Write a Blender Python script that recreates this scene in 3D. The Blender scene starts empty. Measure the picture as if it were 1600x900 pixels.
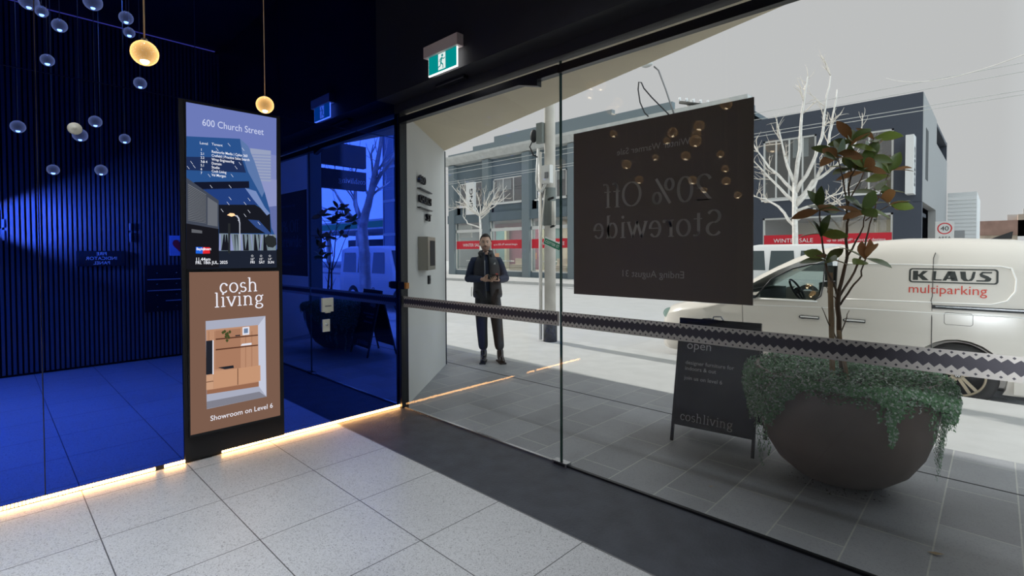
import bpy, bmesh, math, random
from mathutils import Vector, Matrix, Euler, noise

# ------------------------------------------------------------------ camera, sky, sun, exposure
C = bpy.context.scene.collection
SC = bpy.context.scene
F, CX, CY = 789.0, 793.0, 411.9
YAW, PIT, ROL = math.radians(44.089), math.radians(1.215), math.radians(-0.257)
CAM = Vector((4.218, -2.842, 1.52))
fw = Vector((-math.sin(YAW)*math.cos(PIT), math.cos(YAW)*math.cos(PIT), -math.sin(PIT)))
rt = Vector((math.cos(YAW), math.sin(YAW), 0)); up = rt.cross(fw)
r2 = rt*math.cos(ROL)+up*math.sin(ROL); u2 = -rt*math.sin(ROL)+up*math.cos(ROL)
cd = bpy.data.cameras.new('camera'); cam = bpy.data.objects.new('camera', cd); C.objects.link(cam)
cam.matrix_world = Matrix(((r2.x, u2.x, -fw.x, CAM.x), (r2.y, u2.y, -fw.y, CAM.y), (r2.z, u2.z, -fw.z, CAM.z), (0, 0, 0, 1)))
cd.sensor_width = 36; cd.lens = F/1600*36
cd.shift_x = (800-CX)/1600; cd.shift_y = -(450-CY)/1600
cd.clip_start = .02; cd.clip_end = 500
SC.camera = cam
SC.view_settings.view_transform = 'Standard'; SC.view_settings.look = 'None'
SC.view_settings.exposure = 0; SC.view_settings.gamma = 1; SC.view_settings.use_curve_mapping = False
SC.cycles.use_denoising = True
SC.cycles.max_bounces = 10; SC.cycles.transparent_max_bounces = 16
SC.cycles.sample_clamp_indirect = 4; SC.cycles.caustics_reflective = False; SC.cycles.caustics_refractive = False

w = bpy.data.worlds.new('sky'); SC.world = w; w.use_nodes = True
nt = w.node_tree; bg = nt.nodes['Background']
tc = nt.nodes.new('ShaderNodeTexCoord'); sep = nt.nodes.new('ShaderNodeSeparateXYZ'); cr = nt.nodes.new('ShaderNodeValToRGB')
nt.links.new(tc.outputs['Generated'], sep.inputs[0]); nt.links.new(sep.outputs['X'], cr.inputs['Fac'])
cr.color_ramp.elements[0].position = 0.0; cr.color_ramp.elements[0].color = (.54, .54, .545, 1)
cr.color_ramp.elements[1].position = .9; cr.color_ramp.elements[1].color = (1.8, 2.05, 2.2, 1)
nt.links.new(cr.outputs[0], bg.inputs['Color']); bg.inputs['Strength'].default_value = 1.05

sl = bpy.data.lights.new('sun', 'SUN'); so = bpy.data.objects.new('sun', sl); C.objects.link(so)
sl.energy = 3.4; sl.angle = math.radians(.6); sl.color = (1, .965, .92)
so.rotation_euler = Vector((-.86, .045, .51)).to_track_quat('Z', 'Y').to_euler()

def arealight(n, loc, sx, sy, e, col, rot=(0, 0, 0)):
    l = bpy.data.lights.new(n, 'AREA'); l.shape = 'RECTANGLE'; l.size = sx; l.size_y = sy; l.energy = e; l.color = col
    o = bpy.data.objects.new(n, l); C.objects.link(o); o.location = loc; o.rotation_euler = rot; return o
FILL_LIGHTS = [(1.6, -4.3), (3.4, -4.3), (1.6, -6.6), (3.4, -6.6), (2.2, -1.9), (1.0, -3.0)]  # unseen lamps added to brighten the lobby
for k, (x, y) in enumerate(FILL_LIGHTS):
    arealight('fill_lamp', (x, y, 4.64), .3, .3, (34 if k < 4 else 17), (.86, .92, 1)).data.spread = math.radians(95)

# ------------------------------------------------------------------ helpers
def at(px, py, ax, val, mirror=False):
    d = fw + r2*((px-CX)/F) - u2*((py-CY)/F)
    i = 'xyz'.index(ax)
    if mirror and ax == 'x': val = -val
    p = CAM + d*((val-CAM[i])/d[i])
    if mirror: p.x = -p.x
    return p
def depth(px, py, Z):
    return CAM + (fw + r2*((px-CX)/F) - u2*((py-CY)/F))*Z

MATS = {}
def mat(name, col, rough=.6, metal=0, emit=None, estr=1, spec=.5, noise_=None, bump=None, trans=None):
    m = bpy.data.materials.new(name); m.use_nodes = True; n = m.node_tree; b = n.nodes['Principled BSDF']
    b.inputs['Base Color'].default_value = (*col, 1); b.inputs['Roughness'].default_value = rough
    b.inputs['Metallic'].default_value = metal; b.inputs['Specular IOR Level'].default_value = spec
    if emit: b.inputs['Emission Color'].default_value = (*emit, 1); b.inputs['Emission Strength'].default_value = estr
    if noise_ or bump:
        t = n.nodes.new('ShaderNodeTexCoord')
    if noise_:
        sc_, amt = noise_
        x = n.nodes.new('ShaderNodeTexNoise'); x.inputs['Scale'].default_value = sc_; x.inputs['Detail'].default_value = 5
        n.links.new(t.outputs['Object'], x.inputs['Vector'])
        r = n.nodes.new('ShaderNodeMapRange'); r.inputs['To Min'].default_value = 1-amt; r.inputs['To Max'].default_value = 1+amt
        r.inputs['From Min'].default_value = .3; r.inputs['From Max'].default_value = .7
        n.links.new(x.outputs['Fac'], r.inputs['Value'])
        v = n.nodes.new('ShaderNodeVectorMath'); v.operation = 'SCALE'; v.inputs[0].default_value = col
        n.links.new(r.outputs[0], v.inputs['Scale']); n.links.new(v.outputs[0], b.inputs['Base Color'])
    if bump:
        sc_, st = bump
        x = n.nodes.new('ShaderNodeTexNoise'); x.inputs['Scale'].default_value = sc_; x.inputs['Detail'].default_value = 6
        n.links.new(t.outputs['Object'], x.inputs['Vector'])
        bm_ = n.nodes.new('ShaderNodeBump'); bm_.inputs['Strength'].default_value = st; bm_.inputs['Distance'].default_value = .01
        n.links.new(x.outputs['Fac'], bm_.inputs['Height']); n.links.new(bm_.outputs[0], b.inputs['Normal'])
    MATS[name] = m; return m
def emis(name, col, s=1):
    m = bpy.data.materials.new(name); m.use_nodes = True; n = m.node_tree; n.nodes.clear()
    o = n.nodes.new('ShaderNodeOutputMaterial'); e = n.nodes.new('ShaderNodeEmission')
    e.inputs[0].default_value = (*col, 1); e.inputs[1].default_value = s; n.links.new(e.outputs[0], o.inputs[0])
    MATS[name] = m; return m
def glassmat(name, tint, refl=.06, rough=0, refl_col=(1, 1, 1)):
    m = bpy.data.materials.new(name); m.use_nodes = True; n = m.node_tree; n.nodes.clear()
    o = n.nodes.new('ShaderNodeOutputMaterial'); t = n.nodes.new('ShaderNodeBsdfTransparent'); g = n.nodes.new('ShaderNodeBsdfGlossy')
    mx = n.nodes.new('ShaderNodeMixShader'); t.inputs[0].default_value = (*tint, 1); g.inputs['Roughness'].default_value = rough
    g.inputs['Color'].default_value = (*refl_col, 1)
    mx.inputs[0].default_value = refl
    n.links.new(t.outputs[0], mx.inputs[1]); n.links.new(g.outputs[0], mx.inputs[2]); n.links.new(mx.outputs[0], o.inputs[0])
    MATS[name] = m; return m
def S(r, g, b):   # sRGB 0-255 -> linear
    f = lambda c: (c/255/12.92 if c/255 <= .04045 else ((c/255+.055)/1.055)**2.4)
    return (f(r), f(g), f(b))

class MB:
    def __init__(s): s.v = []; s.f = []; s.m = []; s.cur = None; s.sm = []
    def use(s, m): s.cur = m; return s
    def add(s, vs, fs, smooth=False):
        o = len(s.v); s.v += [tuple(v) for v in vs]
        for f in fs: s.f.append([i+o for i in f]); s.m.append(s.cur); s.sm.append(smooth)
        return s
    def box(s, a, b):
        x0, y0, z0 = [min(a[i], b[i]) for i in range(3)]; x1, y1, z1 = [max(a[i], b[i]) for i in range(3)]
        return s.add([(x0,y0,z0),(x1,y0,z0),(x1,y1,z0),(x0,y1,z0),(x0,y0,z1),(x1,y0,z1),(x1,y1,z1),(x0,y1,z1)],
                     [(0,3,2,1),(4,5,6,7),(0,1,5,4),(1,2,6,5),(2,3,7,6),(3,0,4,7)])
    def obox(s, c, u, v, w_):   # oriented box: centre and three half vectors
        c, u, v, w_ = Vector(c), Vector(u), Vector(v), Vector(w_)
        P = [c-u-v-w_, c+u-v-w_, c+u+v-w_, c-u+v-w_, c-u-v+w_, c+u-v+w_, c+u+v+w_, c-u+v+w_]
        return s.add(P, [(0,3,2,1),(4,5,6,7),(0,1,5,4),(1,2,6,5),(2,3,7,6),(3,0,4,7)])
    def quad(s, a, b, c, d): return s.add([a, b, c, d], [(0, 1, 2, 3)])
    def prism(s, poly, off):     # polygon of 3-D points extruded by a vector
        off = Vector(off); n = len(poly); P = [Vector(p) for p in poly]
        return s.add(P+[p+off for p in P], [tuple(range(n))[::-1], tuple(range(n, 2*n))]+[(i, (i+1) % n, (i+1) % n+n, i+n) for i in range(n)])
    def tube(s, pts, r, n=8, cap=True, smooth=True):
        pts = [Vector(p) for p in pts]; rs = r if isinstance(r, (list, tuple)) else [r]*len(pts)
        V = []; prev = None
        for i, p in enumerate(pts):
            d = (pts[min(i+1, len(pts)-1)]-pts[max(i-1, 0)])
            if d.length < 1e-9: d = Vector((0, 0, 1))
            d.normalize()
            if prev is None:
                a = d.cross(Vector((0, 0, 1)))
                if a.length < .1: a = d.cross(Vector((1, 0, 0)))
            else: a = prev-d*prev.dot(d)
            a.normalize(); prev = a; b = d.cross(a)
            for k in range(n):
                t = 2*math.pi*k/n; V.append(p+(a*math.cos(t)+b*math.sin(t))*rs[i])
        Fc = []
        for i in range(len(pts)-1):
            for k in range(n): Fc.append((i*n+k, i*n+(k+1) % n, (i+1)*n+(k+1) % n, (i+1)*n+k))
        if cap: Fc.append(tuple(range(n))[::-1]); Fc.append(tuple(range((len(pts)-1)*n, len(pts)*n)))
        return s.add(V, Fc, smooth)
    def lathe(s, prof, c=(0, 0, 0), n=32, smooth=True, axis='z'):
        V = []
        for r, z in prof:
            for k in range(n):
                t = 2*math.pi*k/n; p = (r*math.cos(t), r*math.sin(t), z)
                if axis == 'y': p = (p[0], z, p[1])
                if axis == 'x': p = (z, p[0], p[1])
                V.append((c[0]+p[0], c[1]+p[1], c[2]+p[2]))
        Fc = [(i*n+k, i*n+(k+1) % n, (i+1)*n+(k+1) % n, (i+1)*n+k) for i in range(len(prof)-1) for k in range(n)]
        return s.add(V, Fc, smooth)
    def ball(s, c, r, n=16, m=10, sc=(1, 1, 1)):
        V = [(c[0], c[1], c[2]-r*sc[2])]
        for i in range(1, m):
            a = math.pi*i/m
            for k in range(n):
                t = 2*math.pi*k/n
                V.append((c[0]+r*sc[0]*math.sin(a)*math.cos(t), c[1]+r*sc[1]*math.sin(a)*math.sin(t), c[2]-r*sc[2]*math.cos(a)))
        V.append((c[0], c[1], c[2]+r*sc[2])); L = len(V)-1
        Fc = [(0, 1+(k+1) % n, 1+k) for k in range(n)]
        for i in range(m-2):
            for k in range(n): Fc.append((1+i*n+k, 1+i*n+(k+1) % n, 1+(i+1)*n+(k+1) % n, 1+(i+1)*n+k))
        Fc += [(L, 1+(m-2)*n+k, 1+(m-2)*n+(k+1) % n) for k in range(n)]
        return s.add(V, Fc, True)
    def mesh(s, name):
        me = bpy.data.meshes.new(name); me.from_pydata(s.v, [], s.f)
        ms = []
        for m in s.m:
            if m not in ms: ms.append(m)
        for m in ms:
            if m: me.materials.append(MATS[m])
        for i, p in enumerate(me.polygons): p.material_index = ms.index(s.m[i]); p.use_smooth = s.sm[i]
        me.update(); return me
    def build(s, name, parent=None, m=None, recalc=False):
        if m:
            s.m = [x or m for x in s.m]
        me = s.mesh(name)
        if recalc:
            b = bmesh.new(); b.from_mesh(me); bmesh.ops.recalc_face_normals(b, faces=b.faces); b.to_mesh(me); b.free()
        o = bpy.data.objects.new(name, me); C.objects.link(o)
        if parent:
            o.parent = parent
            o.matrix_parent_inverse = parent.matrix_world.inverted() if parent.type != 'EMPTY' else Matrix.Translation(-parent.location)
        return o
def empty(name, loc=(0, 0, 0)):
    o = bpy.data.objects.new(name, None); o.empty_display_size = .1; C.objects.link(o); o.location = loc; return o
def tag(o, label=None, cat=None, group=None, kind=None):
    if label: o['label'] = label
    if cat: o['category'] = cat
    if group: o['group'] = group
    if kind: o['kind'] = kind
    return o
def struct(o): o['kind'] = 'structure'; return o
def thing(name, loc, label, cat, group=None): return tag(empty(name, loc), label, cat, group)
def evaluated(o, mods):
    """apply the modifiers on o and keep the result as its mesh"""
    dg = bpy.context.evaluated_depsgraph_get(); dg.update()
    me = bpy.data.meshes.new_from_object(o.evaluated_get(dg)); o.modifiers.clear(); o.data = me; return o

# writing: sans words from the built-in font, serif words from strokes
def sans(mb, text, origin, ux, uz, size, align='LEFT', depth_=.002, bold=0, squeeze=1):
    cu = bpy.data.curves.new('t', 'FONT'); cu.body = text; cu.size = 1; cu.align_x = align; cu.offset = bold; cu.resolution_u = 3
    ob = bpy.data.objects.new('t', cu); C.objects.link(ob)
    dg = bpy.context.evaluated_depsgraph_get(); dg.update()
    me = bpy.data.meshes.new_from_object(ob.evaluated_get(dg))
    ux, uz, o = Vector(ux).normalized(), Vector(uz).normalized(), Vector(origin); nrm = ux.cross(uz)
    V = [o + ux*(v.co.x*size*squeeze) + uz*(v.co.y*size) + nrm*depth_ for v in me.vertices]
    mb.add(V, [tuple(p.vertices) for p in me.polygons])
    bpy.data.objects.remove(ob); bpy.data.meshes.remove(me); bpy.data.curves.remove(cu)
    return mb
def arc(cx, cy, rx, ry, a0, a1, n=14):
    return [(cx+rx*math.cos(math.radians(a0+(a1-a0)*i/n)), cy+ry*math.sin(math.radians(a0+(a1-a0)*i/n))) for i in range(n+1)]
# glyph: (advance, strokes, serifs (x, y, halfwidth)), x-height .5, ascender .75
GL = {
 'c': (.46, [arc(.25, .25, .17, .25, 40, 320)], [], [(.385, .40)]),
 'o': (.54, [arc(.27, .25, .19, .25, 0, 360, 22)], [], []),
 's': (.42, [arc(.21, .37, .12, .13, 35, 250, 10)+arc(.21, .13, .14, .13, 70, -145, 10)], [], []),
 'h': (.60, [[(.13, 0), (.13, .75)], [(.13, .33)]+arc(.28, .33, .15, .17, 160, 0, 9)+[(.43, 0)]], [(.13, 0, .09), (.43, 0, .09), (.09, .75, .05)], []),
 'l': (.30, [[(.15, 0), (.15, .75)]], [(.15, 0, .10), (.11, .75, .05)], []),
 'i': (.30, [[(.15, 0), (.15, .5)]], [(.15, 0, .10), (.11, .5, .05)], [(.15, .68)]),
 'v': (.52, [[(.07, .5), (.26, 0), (.45, .5)]], [(.08, .5, .08), (.44, .5, .08)], []),
 'n': (.60, [[(.13, 0), (.13, .5)], [(.13, .33)]+arc(.28, .33, .15, .17, 160, 0, 9)+[(.43, 0)]], [(.13, 0, .09), (.43, 0, .09), (.09, .5, .05)], []),
 'g': (.54, [arc(.25, .33, .15, .17, 0, 360, 18), [(.17, .18)]+arc(.20, .09, .07, .06, 120, 250, 6)+arc(.27, -.09, .18, .13, 75, -250, 16), [(.38, .44), (.48, .50)]], [], []),
 'r': (.42, [[(.13, 0), (.13, .5)], [(.13, .30)]+arc(.30, .33, .16, .17, 160, 70, 7)], [(.13, 0, .09), (.09, .5, .05)], [(.36, .47)]),
 'e': (.50, [[(.09, .27), (.41, .27)]+arc(.25, .25, .17, .25, 10, 320, 16)], [], []),
 'w': (.76, [[(.06, .5), (.22, 0), (.38, .5), (.54, 0), (.70, .5)]], [(.07, .5, .07), (.38, .5, .07), (.69, .5, .07)], []),
 't': (.36, [[(.16, .66), (.16, .12)]+arc(.26, .12, .10, .12, 180, 300, 6)], [(.18, .5, .13)], []),
 'd': (.56, [[(.42, .75), (.42, 0)], arc(.26, .25, .16, .25, 0, 360, 18)], [(.45, 0, .05), (.38, .75, .05)], []),
 'f': (.34, [[(.14, 0), (.14, .60)]+arc(.25, .60, .11, .16, 180, 60, 7)], [(.14, 0, .09), (.16, .5, .12)], []),
 'S': (.56, [arc(.27, .55, .17, .18, 30, 255, 12)+arc(.27, .19, .19, .19, 80, -150, 12)], [], []),
 'O': (.76, [arc(.38, .37, .30, .37, 0, 360, 26)], [], []),
 '0': (.56, [arc(.28, .36, .20, .36, 0, 360, 24)], [], []),
 '2': (.54, [arc(.26, .53, .18, .20, 160, -40, 12)+[(.08, .02), (.46, .02)]], [(.28, .02, .19)], []),
 '%': (.80, [arc(.20, .55, .12, .17, 0, 360, 16), arc(.60, .17, .12, .17, 0, 360, 16), [(.62, .74), (.18, 0)]], [], []),
 ' ': (.28, [], [], []),
}
def serif(mb, text, origin, ux, uz, size, thick=.085, thin=.03, depth_=.002, align='LEFT', track=0):
    ux, uz, o = Vector(ux).normalized(), Vector(uz).normalized(), Vector(origin); nrm = ux.cross(uz)
    W = sum(GL[c][0]+track for c in text)
    x0 = -W/2 if align == 'CENTER' else 0
    P = lambda x, y: o + ux*((x0+x)*size) + uz*(y*size) + nrm*depth_
    for c in text:
        adv, st, sf, dots = GL[c]
        for s_ in st:
            for i in range(len(s_)-1):
                (xa, ya), (xb, yb) = s_[i], s_[i+1]
                dx, dy = xb-xa, yb-ya; L = math.hypot(dx, dy) or 1
                wd = thin+(thick-thin)*abs(dy)/L; nx, ny = -dy/L*wd/2, dx/L*wd/2; ex, ey = dx/L*.012, dy/L*.012
                mb.add([P(xa+nx-ex, ya+ny-ey), P(xa-nx-ex, ya-ny-ey), P(xb-nx+ex, yb-ny+ey), P(xb+nx+ex, yb+ny+ey)], [(0, 1, 2, 3)])
        for x, y, hw in sf:
            mb.add([P(x-hw, y-thin/2), P(x+hw, y-thin/2), P(x+hw, y+thin/2), P(x-hw, y+thin/2)], [(0, 1, 2, 3)])
        for x, y in dots:
            mb.add([P(x+.055*math.cos(k*math.pi/4), y+.055*math.sin(k*math.pi/4)) for k in range(8)], [tuple(range(8))])
        x0 += adv+track
    return mb

# ------------------------------------------------------------------ materials
mat('black_metal', (.008, .009, .011), .35)
mat('black_matte', (.012, .012, .014), .7)
mat('bulkhead_black', (.016, .016, .019), .55)
mat('ceiling_dark', (.012, .012, .014), .8)
mat('grey_metal', (.22, .22, .22), .4, .6)
mat('steel', (.55, .56, .58), .25, 1)
mat('bright_steel', (.8, .8, .82), .3, .6)
mat('mat_dark', (.05, .055, .068), .55, noise_=(7, .25), bump=(60, .3))
mat('slat_wood', (.16, .15, .17), .42)
mat('slat_back', (.02, .02, .022), .8)
mat('plaster_grey', (.16, .16, .16), .8, noise_=(1.5, .05))
mat('concrete_wall', (.62, .62, .60), .75, noise_=(1.2, .07), bump=(18, .1))
mat('soffit_paint', (.64, .56, .41), .7, noise_=(1.2, .05))
mat('white_plastic', (.75, .74, .70), .4)
mat('cream_plastic', (.72, .70, .58), .4)
mat('exit_housing', (.72, .60, .58), .4)
mat('letters_white', (.85, .85, .85), .5)
mat('poster_brown', (.092, .068, .050), .55)
mat('poster_text', (.30, .27, .235), .5)
mat('decal_frost', (.44, .42, .38), .7)
mat('decal_dark', (.035, .033, .042), .6)
glassmat('glass_clear', (.965, .975, .97), .017)
mat('glass_edge', (.05, .11, .09), .1)
emis('led_warm', (1, .50, .17), 26); emis('led_cove', (.95, .42, .45), .55)
emis('screen_sky', S(118, 134, 196), 1); emis('exit_teal', S(0, 138, 136), 1.0); emis('exit_white', (.75, .85, .82), 1.0)
emis('exit_edge', (1, 1, 1), 2.2)
emis('lamp_core', (1, .82, .55), 55)

def blue_mirror():
    m = bpy.data.materials.new('blue_mirror'); m.use_nodes = True; n = m.node_tree; n.nodes.clear()
    o = n.nodes.new('ShaderNodeOutputMaterial'); a = n.nodes.new('ShaderNodeBsdfGlossy'); b = n.nodes.new('ShaderNodeBsdfGlossy')
    mx = n.nodes.new('ShaderNodeMixShader'); a.inputs['Roughness'].default_value = 0; b.inputs['Roughness'].default_value = 0
    a.inputs['Color'].default_value = (.012, .075, .74, 1); b.inputs['Color'].default_value = (1, 1, 1, 1)
    mx.inputs[0].default_value = .030
    n.links.new(a.outputs[0], mx.inputs[1]); n.links.new(b.outputs[0], mx.inputs[2]); n.links.new(mx.outputs[0], o.inputs[0])
    MATS['blue_mirror'] = m
blue_mirror()

def grid_floor(name, base, line, ox, oy, bw, bh, mortar, offset=0, rot=0, speck=None, var=.0, rough=.35, bias=0):
    m = bpy.data.materials.new(name); m.use_nodes = True; n = m.node_tree; b = n.nodes['Principled BSDF']; L = n.links.new
    b.inputs['Roughness'].default_value = rough
    t = n.nodes.new('ShaderNodeTexCoord'); mp = n.nodes.new('ShaderNodeMapping'); mp.vector_type = 'TEXTURE'
    mp.inputs['Location'].default_value = (ox, oy, 0); mp.inputs['Rotation'].default_value = (0, 0, rot)
    L(t.outputs['Object'], mp.inputs['Vector'])
    br = n.nodes.new('ShaderNodeTexBrick'); L(mp.outputs[0], br.inputs['Vector'])
    br.inputs['Scale'].default_value = 1; br.inputs['Brick Width'].default_value = bw; br.inputs['Row Height'].default_value = bh
    br.inputs['Mortar Size'].default_value = mortar; br.inputs['Mortar Smooth'].default_value = .1; br.offset = offset; br.squash = 1
    br.inputs['Color1'].default_value = (*[c*(1-var) for c in base], 1); br.inputs['Color2'].default_value = (*[c*(1+var) for c in base], 1)
    br.inputs['Mortar'].default_value = (*line, 1); br.inputs['Bias'].default_value = bias
    col = br.outputs['Color']
    if speck:
        for sc_, thr, val in speck:
            v = n.nodes.new('ShaderNodeTexVoronoi'); v.inputs['Scale'].default_value = sc_; L(t.outputs['Object'], v.inputs['Vector'])
            sp = n.nodes.new('ShaderNodeSeparateColor'); L(v.outputs['Color'], sp.inputs[0])
            g = n.nodes.new('ShaderNodeMath'); g.operation = 'LESS_THAN'; L(sp.outputs[0], g.inputs[0]); g.inputs[1].default_value = thr
            x = n.nodes.new('ShaderNodeMix'); x.data_type = 'RGBA'; x.blend_type = 'MULTIPLY'; L(g.outputs[0], x.inputs['Factor'])
            L(col, x.inputs['A']); x.inputs['B'].default_value = (val, val, val, 1); col = x.outputs['Result']
    nz = n.nodes.new('ShaderNodeTexNoise'); nz.inputs['Scale'].default_value = 2.2; nz.inputs['Detail'].default_value = 6; L(t.outputs['Object'], nz.inputs['Vector'])
    r = n.nodes.new('ShaderNodeMapRange'); r.inputs['From Min'].default_value = .3; r.inputs['From Max'].default_value = .7
    r.inputs['To Min'].default_value = .97-var*.6; r.inputs['To Max'].default_value = 1.03+var*.6; L(nz.outputs['Fac'], r.inputs['Value'])
    v = n.nodes.new('ShaderNodeVectorMath'); v.operation = 'SCALE'; L(col, v.inputs[0]); L(r.outputs[0], v.inputs['Scale'])
    L(v.outputs[0], b.inputs['Base Color']); MATS[name] = m
grid_floor('terrazzo', (.60, .60, .60), (.12, .12, .12), .165, -.683, .627, .5865, .003, speck=[(230, .22, .74), (330, .15, .86), (140, .03, .66)], rough=.32)
grid_floor('bluestone', (.30, .305, .32), (.48, .48, .45), 2.69, .2, .62, .328, .004, offset=.5, rot=math.pi/2, speck=[(160, .12, .85)], var=.13, rough=.5)
mat('asphalt', (.46, .46, .455), .85, noise_=(3, .04)); mat('far_and_sunlit_paving', (.50, .50, .49), .8, noise_=(4, .06))

# ------------------------------------------------------------------ the room
def bx(name, m, a, b, parent=None): return MB().use(m).box(a, b).build(name, parent)
ZC = 4.7
struct(bx('floor', 'terrazzo', (-.05, -9, -.1), (4.65, -.683, 0)))
struct(bx('ceiling', 'ceiling_dark', (-.3, -9.1, ZC), (4.9, 0.02, ZC+.15)))
struct(bx('wall_back', 'plaster_grey', (-.3, -9.2, 0), (4.9, -9, ZC)))
wl = struct(bx('wall_left', 'grey_metal', (-.3, -9, -.1), (-.022, 1e-3, ZC)))
seams = [-8.44, -6.985, -5.528, -4.071, -2.613]
cols_ = [(-8.99, seams[0])]+[(seams[i], seams[i+1]) for i in range(4)]+[(seams[4], -1.155), (-1.155, 0)]
for i, (a, b) in enumerate(cols_):
    g = .003
    bx('glass_panel', 'blue_mirror', (-.02, a+g, 2.644), (0, b-g, ZC), wl)
    b2 = -1.868 if i == 5 else b-g
    bx('glass_panel', 'blue_mirror', (-.02, a+g, .034), (0, b2, 2.638), wl)
# skirting light under the blue glass
led = tag(MB().use('black_metal').box((-.022, -3.0, 0), (-.006, -.012, .032)).build('skirting_light'), 'warm glowing strip light running along the foot of the blue glass wall', 'light strip')
for ya, yb in ((-2.98, -2.05), (-1.99, -1.86), (-1.62, -.03)):
    m = MB().use('led_warm'); y = ya
    while y < yb: m.box((-.006, y, .007), (-.001, y+.0125, .027)); y += .0165
    m.build('light_diffuser', led)
# slatted wall opposite
wr = struct(bx('wall_right', 'slat_back', (4.602, -9, -.1), (4.9, .02, ZC)))
m = MB().use('slat_wood'); y = -8.98
while y < -.27:
    m.box((4.56, y, .03), (4.602, y+.03, 4.645)); y += .05
m.build('slat_cladding', wr)
bx('cove_light', 'led_cove', (4.575, -8.9, 4.675), (4.6, -.3, 4.682), wr)
# bulkhead above the glass front
wf = struct(MB().use('bulkhead_black').box((-.3, -.252, 2.962), (4.9, .03, ZC)).box((-.02, -.06, 2.879), (4.9, .03, 2.964)).build('wall_front'))
# dark entrance matting
tag(bx('entrance_mat', 'mat_dark', (-.02, -.683, -.02), (4.65, -.012, .001)), 'dark charcoal matting strip laid between the pale tiles and the glass front', 'mat')
struct(bx('trim_1', 'grey_metal', (-.02, -.690, -.02), (4.6, -.683, .002)))

# glass front: sliding door on the left, fixed pane on the right
d1 = tag(thing('door_1', (1, 0, 0), None, None), kind='structure')
bx('glass_pane', 'glass_clear', (.055, -.006, .018), (1.992, .006, 2.86), d1)
bx('glass_edge', 'glass_edge', (1.988, -.0065, .018), (1.993, .0065, 2.87), d1)
bx('bottom_rail', 'steel', (.05, -.012, 0), (1.93, .012, .016), d1)
bx('head_rail', 'black_metal', (.03, -.03, 2.782), (1.99, .03, 2.84), d1)
m = MB().use('black_metal').prism([(1.62, -.03, 2.782), (1.80, -.03, 2.782), (1.80, -.03, 2.735)], (0, .05, 0)); m.build('door_stop', d1)
pf = MB().use('steel').box((1.93, -.028, .002), (2.06, .028, .03)).use('black_metal').box((1.945, -.03, .006), (2.045, .03, .022)).build('patch_fitting', d1)
w1 = tag(thing('window_1', (3.2, 0, 0), None, None), kind='structure')
bx('glass_pane', 'glass_clear', (2.002, -.006, .012), (4.6, .006, 2.87), w1)
bx('glass_edge', 'glass_edge', (1.998, -.0065, .012), (2.002, .0065, 2.87), w1)
bx('gasket', 'black_metal', (2.05, -.011, 0), (4.6, .011, .014), w1)
bx('head_rail', 'black_metal', (1.995, -.025, 2.782), (4.6, .025, 2.84), w1)
struct(MB().use('bright_steel').box((0.0, -.02, 0), (.012, .02, 2.87)).use('black_metal').box((.012, -.03, 0), (.046, .05, 2.88)).build('trim_2'))
# lock box on the door edge
lk = thing('door_lock', (.1, -.02, 1.2), 'small black lock box with an orange end on the sliding door edge', 'lock')
bx('case', 'black_metal', (.012, -.045, 1.172), (.12, -.008, 1.243), lk)
mat('orange_plastic', (.55, .22, .05), .5); bx('end_cap', 'orange_plastic', (.121, -.042, 1.18), (.152, -.01, 1.236), lk)

# zigzag safety strips on the glass
def decal(x0, x1, lab):
    y = -.0075; m = MB(); p = .0375
    t = thing('safety_strip', ((x0+x1)/2, y, 1.05), lab, 'glass decal', 'zigzag safety strips on the glass front')
    m.use('decal_frost').quad((x0, y, .997), (x1, y, .997), (x1, y, 1.101), (x0, y, 1.101)).build('frosted_film', t)
    m = MB().use('decal_dark'); yy = y-.0008; n = int((x1-x0)/p)
    for k in range(n):
        a = x0+k*p; b = a+p; c = (a+b)/2
        m.add([(a, yy, 1.020), (c, yy, 1.038), (b, yy, 1.020), (b, yy, 1.086), (c, yy, 1.070), (a, yy, 1.086)], [(0, 1, 2, 3, 4, 5)])
        for z in (1.0915, 1.0105): m.add([(c-.0062, yy, z), (c, yy, z-.0058), (c+.0062, yy, z), (c, yy, z+.0058)], [(0, 1, 2, 3)])
    m.build('zigzag_pattern', t)
decal(.055, 1.985, 'black zigzag safety strip across the left sliding glass door'); decal(2.005, 4.59, 'black zigzag safety strip across the large right glass pane')

# window poster seen from behind
p = thing('window_poster', (2.69, .02, 1.8), 'large brown sale poster on the outside of the right glass pane, lettering reversed', 'poster')
bx('poster_sheet', 'poster_brown', (2.10, .009, 1.232), (3.283, .014, 2.342), p)
for yy in (.0085, .0145):
    R = (-1, 0, 0); Z = (0, 0, 1)
    def X(px, py): return at(px, py, 'y', .009)
    W_ = lambda f, *a: f(MB().use('poster_text'), *a).build('poster_lettering', p)
    W_(sans, 'Winter Warmer Sale', (2.69, yy, 2.147), R, Z, .057, 'CENTER', 0)
    W_(serif, '20% Off', (3.07, yy, 1.815), R, Z, .202, .095, .028, 0)
    W_(serif, 'Storewide', (3.125, yy, 1.615), R, Z, .193, .095, .028, 0)
    W_(sans, 'Ending August 31', (2.69, yy, 1.365), R, Z, .061, 'CENTER', 0)

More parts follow.
